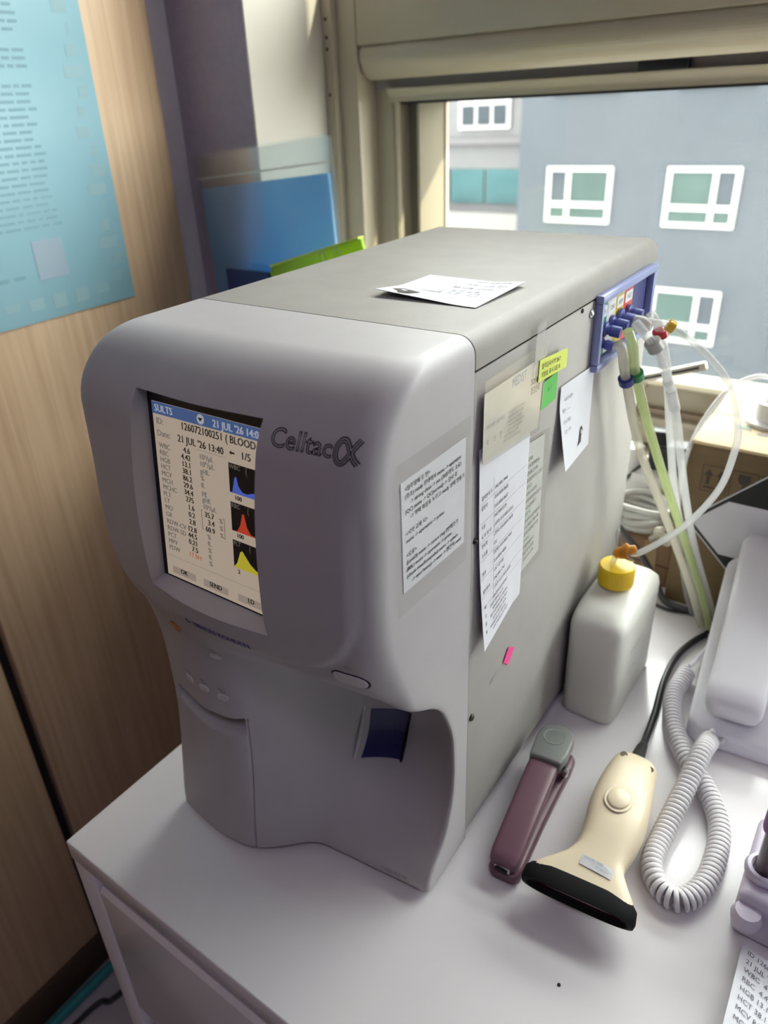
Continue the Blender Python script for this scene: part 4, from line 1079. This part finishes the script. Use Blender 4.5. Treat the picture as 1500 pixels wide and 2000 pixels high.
write('small_print', [('hook', .066, .062, .004, 1.0)], lambda u, v: on_base(u, v, .001), GINK, tel)
write('handset_emblem', [('e', .0, .0, .007, 1.0)], lambda u, v: on_base(.0440 + u, .145 + v, .0292), GINK, tel)
# coiled cord
cpts = [(.333, .337, .0150), (.3315, .309, .0225), (.3295, .272, .0150), (.327, .233, .0085), (.3275, .206, .0085), (.337, .190, .0085), (.351, .188, .0085), (.3615, .208, .0085), (.3625, .241, .0085), (.3565, .268, .0085), (.3390, .295, .0085), (.3205, .314, .0085), (.3035, .343, .0085), (.2930, .379, .0085), (.2945, .419, .0085)]
base = catmull(cpts, 24)
seg = [0]
for i in range(1, len(base)): seg.append(seg[-1] + (base[i] - base[i - 1]).length)
Ltot = seg[-1]; turns = int(Ltot / .0040); NP = turns * 14
T_, N_ = frames(base)
hp = []
for i in range(NP + 1):
    s = Ltot * i / NP; j = min(len(base) - 2, max(0, int(np.searchsorted(seg, s)) - 1)); f = (s - seg[j]) / max(1e-9, seg[j + 1] - seg[j])
    c_ = base[j].lerp(base[j + 1], f); n_ = N_[j].lerp(N_[j + 1], f).normalized(); t_ = T_[j].lerp(T_[j + 1], f).normalized(); b_ = t_.cross(n_)
    a = 2 * math.pi * turns * i / NP
    hp.append(c_ + (n_ * math.cos(a) + b_ * math.sin(a)) * .0062)
tube('coiled_cord', hp, .00185, mat('cord_plastic', (.66, .64, .66), .4), tel, n=6, sub=0)
tube('cord_end', [on_base(.030, .001, -.004), on_base(.028, -.006, -.006), (.3345, .342, .0125), hp[0] + Vector((0, .003, 0)), hp[0]], .0022, MATS['cord_plastic'], tel, n=8, sub=8)
tube('cord_end', [hp[-1], hp[-1] + Vector((.001, .008, -.003)), (.2975, .448, .006), (.3035, .474, .012), TB @ Vector((.0005, .125, .02))], .0022, TP, tel, n=8, sub=8)

# ------------------------------------------------------------------ cardboard box
cb = thing('cardboard_box', 'brown cardboard carton with handling symbols and a black diamond label', 'box', (.38, .61, 0))
CARD_SHADE = mat('cardboard', (.14, .092, .042), .75, var=.06, vscale=25, stretch=(1, 1, 6)); CARD_LIT = mat('cardboard_lit', (.58, .45, .27), .7, var=.04, vscale=25)  # one cardboard: shade put into the dark carton colour, light into the flaps
BX0, BX1, BY0, BY1, BZ = .2405, .520, .5330, .692, .188
box('carton', (BX0, BY0, .0005), (BX1, BY1, BZ - .003), CARD_SHADE, cb, bev=.0015)
box('top_flap', (BX0 + .0005, BY0 - .0006, BZ - .003), (BX1 - .0005, BY0 + .0792, BZ), CARD_LIT, cb, bev=.001)
box('top_flap', (BX0 + .0005, BY0 + .0796, BZ - .003), (BX1 - .0005, BY1 - .0005, BZ), CARD_LIT, cb, bev=.001)
onf = lambda h: (lambda u, v: Vector((u, BY0 - h, v)))
CI = mat('carton_ink', (.05, .04, .03), .7)
for k, u in enumerate((.2555, .2815, .3075)):
    ic = flat('symbol_frame', frame_rects(u, .138, u + .0235, .166, .0006), onf(.0004), CI, cb)
    c_ = u + .01175
    if k == 0: qs = [[(c_ + d - .0015, .1455), (c_ + d + .0015, .1455), (c_ + d + .0015, .1555), (c_ + d + .004, .1555), (c_ + d, .162), (c_ + d - .004, .1555), (c_ + d - .0015, .1555)] for d in (-.0055, .0055)] + [rect(u + .003, .1415, u + .0205, .1432)]
    elif k == 1: qs = [[(c_ - .005, .163), (c_ + .005, .163), (c_ + .0055, .157), (c_ + .003, .1525), (c_ - .003, .1525), (c_ - .0055, .157)], rect(c_ - .0008, .143, c_ + .0008, .1525), rect(c_ - .005, .1415, c_ + .005, .143)]
    else: qs = [[(c_ + .0095 * math.cos(math.radians(a)), .1535 + .0085 * math.sin(math.radians(a))) for a in range(0, 181, 18)], rect(c_ - .0005, .143, c_ + .0005, .1535), rect(c_ - .0035, .1425, c_ + .0005, .1435)]
    flat('symbol', qs, onf(.0005), CI, ic)
flat('small_symbol', frame_rects(.268, .1185, .276, .1265, .0005) + [[(.258, .119), (.264, .119), (.261, .1255)], rect(.270, .121, .2745, .1225)], onf(.0004), CI, cb)
flat('print_line', [rect(.2555, .1145, .292, .1150)], onf(.0004), CI, cb)
dc = (.3185, .1025); hd_ = .0707
dl = flat('diamond_label', [[(dc[0] - hd_, dc[1]), (dc[0], dc[1] - hd_), (dc[0] + hd_, dc[1]), (dc[0], dc[1] + hd_)]], onf(.0006), mat('label_white', (.66, .65, .68), .45), cb)
h2 = hd_ - .0018
flat('diamond_border', [[(dc[0] - h2, dc[1]), (dc[0], dc[1] - h2), (dc[0] + h2, dc[1]), (dc[0], dc[1] + h2)]], onf(.0008), mat('label_black', (.012, .012, .013), .4), dl)
h3 = h2 - .0045; bd = .030
flat('diamond_field', [[(dc[0] - h3, dc[1]), (dc[0] - h3 + bd, dc[1] - bd), (dc[0] + h3 - bd, dc[1] - bd), (dc[0] + h3, dc[1]), (dc[0] + h3 - bd, dc[1] + bd), (dc[0] - h3 + bd, dc[1] + bd)]], onf(.0010), MATS['label_white'], dl)
ont = lambda u, v: Vector((u, v, BZ + .0004))
flat('top_symbol', [rect(.2690, .583, .2830, .592)], ont, mat('print_green', (.22, .27, .20), .6), cb)
flat('top_symbol', frame_rects(.266, .571, .284, .581, .0005) + [[(.289, .576), (.295, .580), (.295, .578), (.302, .578), (.302, .574), (.295, .574), (.295, .572)]], ont, GINK, cb)
spout = lathe('spout', [(.0235, 0), (.0240, .002), (.0240, .004), (.0175, .0062), (.0168, .008), (.0168, .021), (.0160, .0228), (.0115, .0232), (.0105, .0215), (.0105, .012), (.0030, .012)], mat('spout_white', (.74, .74, .74), .3), cb, Matrix.Translation((.2965, .610, BZ)), 40)

# ------------------------------------------------------------------ clutter behind the analyzer
sb = thing('small_carton', 'small dark brown carton lying between the analyzer and the big cardboard box', 'box', (.2, .6, 0))
box('carton', (.150, .553, .0005), (.2385, .690, .054), mat('dark_cardboard', (.22, .13, .07), .75, var=.08, vscale=30), sb, bev=.001)
box('flap_seam', (.1505, .5525, .026), (.238, .5532, .0268), DARK, sb)
box('tape', (.208, .5522, .010), (.222, .5531, .054), mat('parcel_tape', (.30, .20, .10), .3), sb)
wc = thing('white_canister', 'white plastic canister standing on the small carton behind the hoses', 'canister', (.18, .645, .054))
loft('body', [ring((.181, .648, z), X, Y, a, b_, 36, 3.5) for z, a, b_ in ((.0545, .030, .026), (.057, .034, .030), (.088, .0345, .0305), (.096, .032, .028), (.0985, .026, .022))], mat('canister_white', (.78, .77, .75), .3), wc)
lathe('cap', [(.0125, 0), (.0125, .022), (.0115, .0235), (.0001, .024)], MATS['canister_white'], wc, Matrix.Translation((.1585, .640, .0982)), 28)
ad = thing('power_adapter', 'black plug-in power adapter on top of the white canister', 'adapter', (.195, .65, .1))
AM = Matrix.Translation((.1965, .648, .0988)) @ Matrix.Rotation(math.radians(12), 4, 'Z')
box('body', (-.021, -.013, 0), (.021, .013, .030), BLACK, ad, bev=.003, M=AM)
box('plug_end', (-.024, -.009, .0295), (-.001, .010, .046), BLACK, ad, bev=.003, M=AM)
box('top_face', (-.018, -.011, .0295), (.019, .011, .0306), mat('adapter_grey', (.09, .09, .095), .45), ad, bev=.0004, M=AM)
tube('cable', [AM @ Vector((-.020, -.012, .012)), (.165, .622, .095), (.158, .604, .082), (.165, .575, .0985), (.1760, .5500, .060), (.1830, .5450, .0100), (.2050, .5300, .0035), (.2280, .5180, .0030), (.2500, .5120, .0030), (.2740, .5190, .0030)], .0016, BLACK, ad, n=8)
hc = thing('hose_coil', 'coil of pale grey hose lying on the small carton', 'hose', (.19, .588, .055))
for k in range(4):
    pts = []
    for i in range(29):
        a = 2 * math.pi * i / 28
        r = .0285 + .002 * math.sin(3 * a + k)
        pts.append((.1905 + r * 1.08 * math.cos(a), .586 + r * .82 * math.sin(a), .0585 + k * .0072 + .0012 * math.sin(2 * a + k * 1.7)))
    tube('loop', pts, .0035, mat('pale_hose', (.60, .60, .56), .35), hc, n=9, sub=3)
tb = thing('knotted_tube', 'knotted short length of milky tube in front of the hose coil', 'tube', (.225, .56, .05))
tube('tube', [(.214, .5500, .0585), (.224, .5470, .0690), (.233, .5480, .0640), (.231, .5500, .0550 + .003), (.222, .5520, .0600), (.219, .5480, .0720), (.226, .5450, .0760)], .0034, HB, tb, n=9)
kb = prop(tube('black_cord', [(.1585, .5480, .0960), (.1780, .5440, .0700), (.2080, .5380, .0450), (.2300, .5300, .0200), (.2450, .5220, .0048), (.2700, .5200, .0040), (.2960, .5230, .0040), (.3030, .5210, .0040)], .0035, mat('worn_black_cord', (.05, .05, .05), .5), None, n=9), 'black cord running down behind the hoses to the desk', 'cord')

# ------------------------------------------------------------------ tube rack and printout at the right edge
rk = thing('tube_rack', 'pale lilac sample tube rack at the right edge of the desk', 'rack', (.44, .22, 0))
LIL = mat('lilac_plastic', (.56, .51, .62), .45)
prof = [(.3860, 0), (.3860, .0), (.3845, .006), (.3845, .030), (.3862, .040)]
o_ = []
def rkring(y): 
    return y
box('rack_body', (.3815, .190, .0), (.5050, .262, .0395), LIL, rk, bev=.006, seg=4)
for x in (.3885, .4220, .4555, .489):
    lathe('tube_well', [(.0098, -.004), (.0118, .0), (.0125, .004), (.0110, .0068), (.0088, .0072), (.0076, .004), (.0074, -.006), (.0001, -.006)], LIL, rk, Matrix.Translation((x + .004, .2130, .0392)), 24)
for x in (.3905, .4210, .4560, .490):
    lathe('knob_foot', [(.0001, .0155), (.0075, .0140), (.0095, .0085), (.0085, .003), (.0060, 0.0)], LIL, rk, Matrix.Translation((x - .001, .1870, 0.018)), 20)
def blood_tube(x, label):
    o = thing('sample_tube', label, 'tube', (x, .213, .033), 'purple-capped blood tubes in the rack')
    lathe('glass', [(.0001, .034), (.0045, .0352), (.0062, .039), (.0064, .044), (.0064, .088), (.0056, .088)], mat_film('tube_glass', (.8, .8, .85), .12, .05, .3), o, Matrix.Translation((x, .213, 0)), 24)
    lathe('blood', [(.0001, .0346), (.0042, .036), (.0057, .0395), (.0059, .044), (.0059, .078), (.0001, .078)], mat('dark_blood', (.045, .006, .012), .25), o, Matrix.Translation((x, .213, 0)), 24)
    lathe('cap', [(.0066, .080), (.0084, .0805), (.0088, .083), (.0086, .0955), (.0078, .0985), (.0052, .099), (.0046, .0955), (.0001, .0950)], mat('purple_cap', (.155, .055, .23), .35), o, Matrix.Translation((x, .213, 0)), 28)
    return o
blood_tube(.3925, 'purple-capped blood tube in the nearest well of the lilac rack')
blood_tube(.4260, 'purple-capped blood tube in the second well of the lilac rack')
# printed result slip
vs, fs = [], []; nn = 14
def slip(s, r):
    u, v = .055 * s, -.105 * r
    return Vector((.3915 + u * .94 - v * -.10 + .012 * r, .1790 + v * .97 - u * .34, .0125 + .006 * math.sin(r * 2.6) + .004 * s * (1 - r)))
for lay in (0, .0003):
    for j in range(nn + 1):
        for i in range(nn + 1): vs.append(slip(i / nn, j / nn) + Vector((0, 0, lay)))
N = (nn + 1) ** 2
for j in range(nn):
    for i in range(nn):
        q = (j * (nn + 1) + i, j * (nn + 1) + i + 1, (j + 1) * (nn + 1) + i + 1, (j + 1) * (nn + 1) + i); fs += [q, tuple(N + k for k in q[::-1])]
slp = prop(fix_normals(pym('result_slip', vs, fs, PAPER, smooth=True)), 'white thermal printout of results in front of the tube rack', 'printout')
rowt = ['ID 126072', "21 JUL '26", 'WBC  4.6', 'RBC  4.42', 'HGB 13.1', 'HCT 38.1', 'MCV 86.2', 'MCH 29.6', 'PLT 275', 'LY  1.6', 'MO  0.2', 'GR  2.8', 'RDW 12.8', 'PCT 0.21']
write('printed_text', [(t_, .004, .098 - i * .0068, .0034, .9) for i, t_ in enumerate(rowt)], lambda u, v: slip(u / .055, 1 - v / .105) + Vector((0, 0, .0007)), mat('thermal_ink', (.12, .12, .15), .7), slp)
lathe('dust_speck', [(.0001, .0012), (.0010, .0008), (.0011, 0)], mat('speck_brown', (.03, .02, .015), .8), desk, Matrix.Translation((.3050, .0965, 0)), 10)

# ------------------------------------------------------------------ files behind the analyzer
fp = thing('document_pouch', 'clear plastic pouch holding a bright blue folder, leaning in the corner', 'pouch', (-.29, .545, .14))
RT = Matrix.Translation((-.292, .546, .141)) @ Matrix.Rotation(math.radians(5), 4, 'X') @ Matrix.Rotation(math.radians(-4.5), 4, 'Y')
RT = Matrix.Translation((-.277, .534, .150)) @ Matrix.Rotation(math.radians(-3.0), 4, 'X') @ Matrix.Rotation(math.radians(-5.5), 4, 'Y')
BLF = mat_film('blue_folder', (.24, .60, .97), .97, .25, .5, .08)
fo = box('blue_folder', (-.108, -.002, .004), (.108, .003, .262), BLF, fp, bev=.0015, M=RT)
FILM = mat_film('pouch_film', (.80, .82, .80), .08, .10, .4, .14, (.97, .98, .98))
nn = 18; vs, fs = [], []
for j in range(nn + 1):
    for i in range(nn + 1):
        s, r = i / nn, j / nn
        vs.append(RT @ Vector((-.113 + .226 * s, -.0042 - .0012 * math.sin(9 * s + 7 * r) * math.sin(5 * r + 2 * s) - .0012 * math.sin(math.pi * s), .302 * r)))
for j in range(nn):
    for i in range(nn): fs.append((j * (nn + 1) + i, j * (nn + 1) + i + 1, (j + 1) * (nn + 1) + i + 1, (j + 1) * (nn + 1) + i))
pym('film', vs, fs, FILM, fp, smooth=True)
box('film', (-.113, .0036, 0), (.113, .0040, .300), FILM, fp, M=RT)
box('seal_seam', (-.113, -.0062, .272), (.113, -.0058, .2745), mat_film('seal', (.8, .8, .78), .5, .1, .4), fp, M=RT)
nv = thing('navy_file', 'navy blue file standing in front of the blue folder', 'file', (-.33, .52, .14))
box('cover', (-.345, .510, .1405), (-.270, .516, .310), mat('navy_card', (.012, .03, .13), .4), nv, bev=.001)
box('pages', (-.343, .516, .142), (-.272, .5205, .306), PAPER, nv)
gy = prop(box('grey_card', (-.268, .514, .1405), (-.236, .519, .3160), mat('taupe_card', (.30, .27, .23), .6), bev=.0008), 'narrow grey-brown card between the navy and lime files', 'card')
lf = thing('lime_file', 'lime green file with wire loops along its top edge', 'file', (-.2, .52, .14))
LIME = mat_film('lime_plastic', (.50, .74, .03), .93, .2, .35)
MT = Matrix.Translation((-.215, .506, .1465)) @ Matrix.Rotation(math.radians(-16.5), 4, 'Y')
lv = [(0, .172), (.006, .178), (.148, .1775), (.148, .168), (.148, .04), (.02, .002), (0, .03)]
prism('cover', lv, 0, .006, (X, Z, Y), LIME, lf, bev=.0008, M=MT)
prism('top_edge', [(.004, .1781), (.146, .1776), (.146, .1800), (.004, .1805)], -.001, .009, (X, Z, Y), mat('lime_light', (.66, .85, .10), .35), lf, M=MT)
for x in (.090, .112):
    tube('wire_loop', [MT @ Vector((x + a, -.002, .168 + b_)) for a, b_ in ((-.003, -.004), (-.004, .004), (0, .009), (.004, .004), (.003, -.004))], .0005, METAL, lf, n=6, sub=6)

# ------------------------------------------------------------------ poster on the wood panelling
ps = prop(box('blue_poster', (XL + .0182, -.215, .286), (XL + .0205, .424, .96), mat('poster_blue', (.235, .41, .48), .35, var=.05, vscale=6), bev=.0004), 'pale blue laminated poster of dense text on the wood panel', 'poster')
PI_ = mat('poster_ink', (.155, .30, .36), .5)
onp = lambda u, v: Vector((XL + .0208, u, v))
random.seed(11)
qs = []
for c0, c1, top in ((-.19, -.06, .80), (-.03, .085, .80), (.115, .215, .80), (.245, .345, .745)):
    z = top
    while z > .385:
        u = c0
        while u < c1 - .01:
            l_ = random.uniform(.006, .022); qs.append(rect(u, z, min(c1, u + l_), z + .0030)); u += l_ + .003
        z -= .0072 if random.random() > .08 else .018
flat('poster_text', qs, onp, PI_, ps)
flat('poster_heading', [rect(-.15, .86, .20, .885), rect(.10, .83, .33, .838)], onp, PI_, ps)
write('poster_lettering', [('진료비 안내', -.10, .90, .028, 1.0)], onp, PI_, ps)
flat('poster_text', [rect(.02 + k * .022, .352, .037 + k * .022, .356) for k in range(11)] + [rect(-.15 + k * .02, .335, -.136 + k * .02, .339) for k in range(22)], onp, PI_, ps)
flat('poster_stamp', [rect(.300, .330, .338, .372)], lambda u, v: Vector((XL + .0209, u, v)), mat('stamp_mauve', (.26, .34, .42), .5), ps)
BRD = mat('poster_border', (.225, .375, .42), .5)
flat('poster_border', [rect(.395 + .008 * math.sin(k * 2.1), .31 + k * .02, .410 + .006 * math.sin(k * 1.3), .322 + k * .02) for k in range(32)] + [rect(-.20 + k * .03, .300 + .004 * math.sin(k), -.182 + k * .03, .312) for k in range(20)], lambda u, v: Vector((XL + .0207, u, v)), BRD, ps)

# ------------------------------------------------------------------ things on the floor by the panelling
prop(tube('teal_pole', [(-.412, -.60, FZ0 + .0085), (-.409, .02, FZ0 + .0085), (-.394, .410, FZ0 + .0085)], .008, mat('teal_tube', (.02, .22, .24), .35), n=12, sub=6), 'teal pole lying on the floor along the skirting', 'pole')
prop(tube('floor_cable', [(-.372, -.60, FZ0 + .0045), (-.384, .0, FZ0 + .0045), (-.364, .09, FZ0 + .0045), (-.352, .2, FZ0 + .0045), (-.360, .40, FZ0 + .0045)], .0042, BLACK, n=9), 'black cable on the floor beside the teal pole', 'cable')

set_all_text()
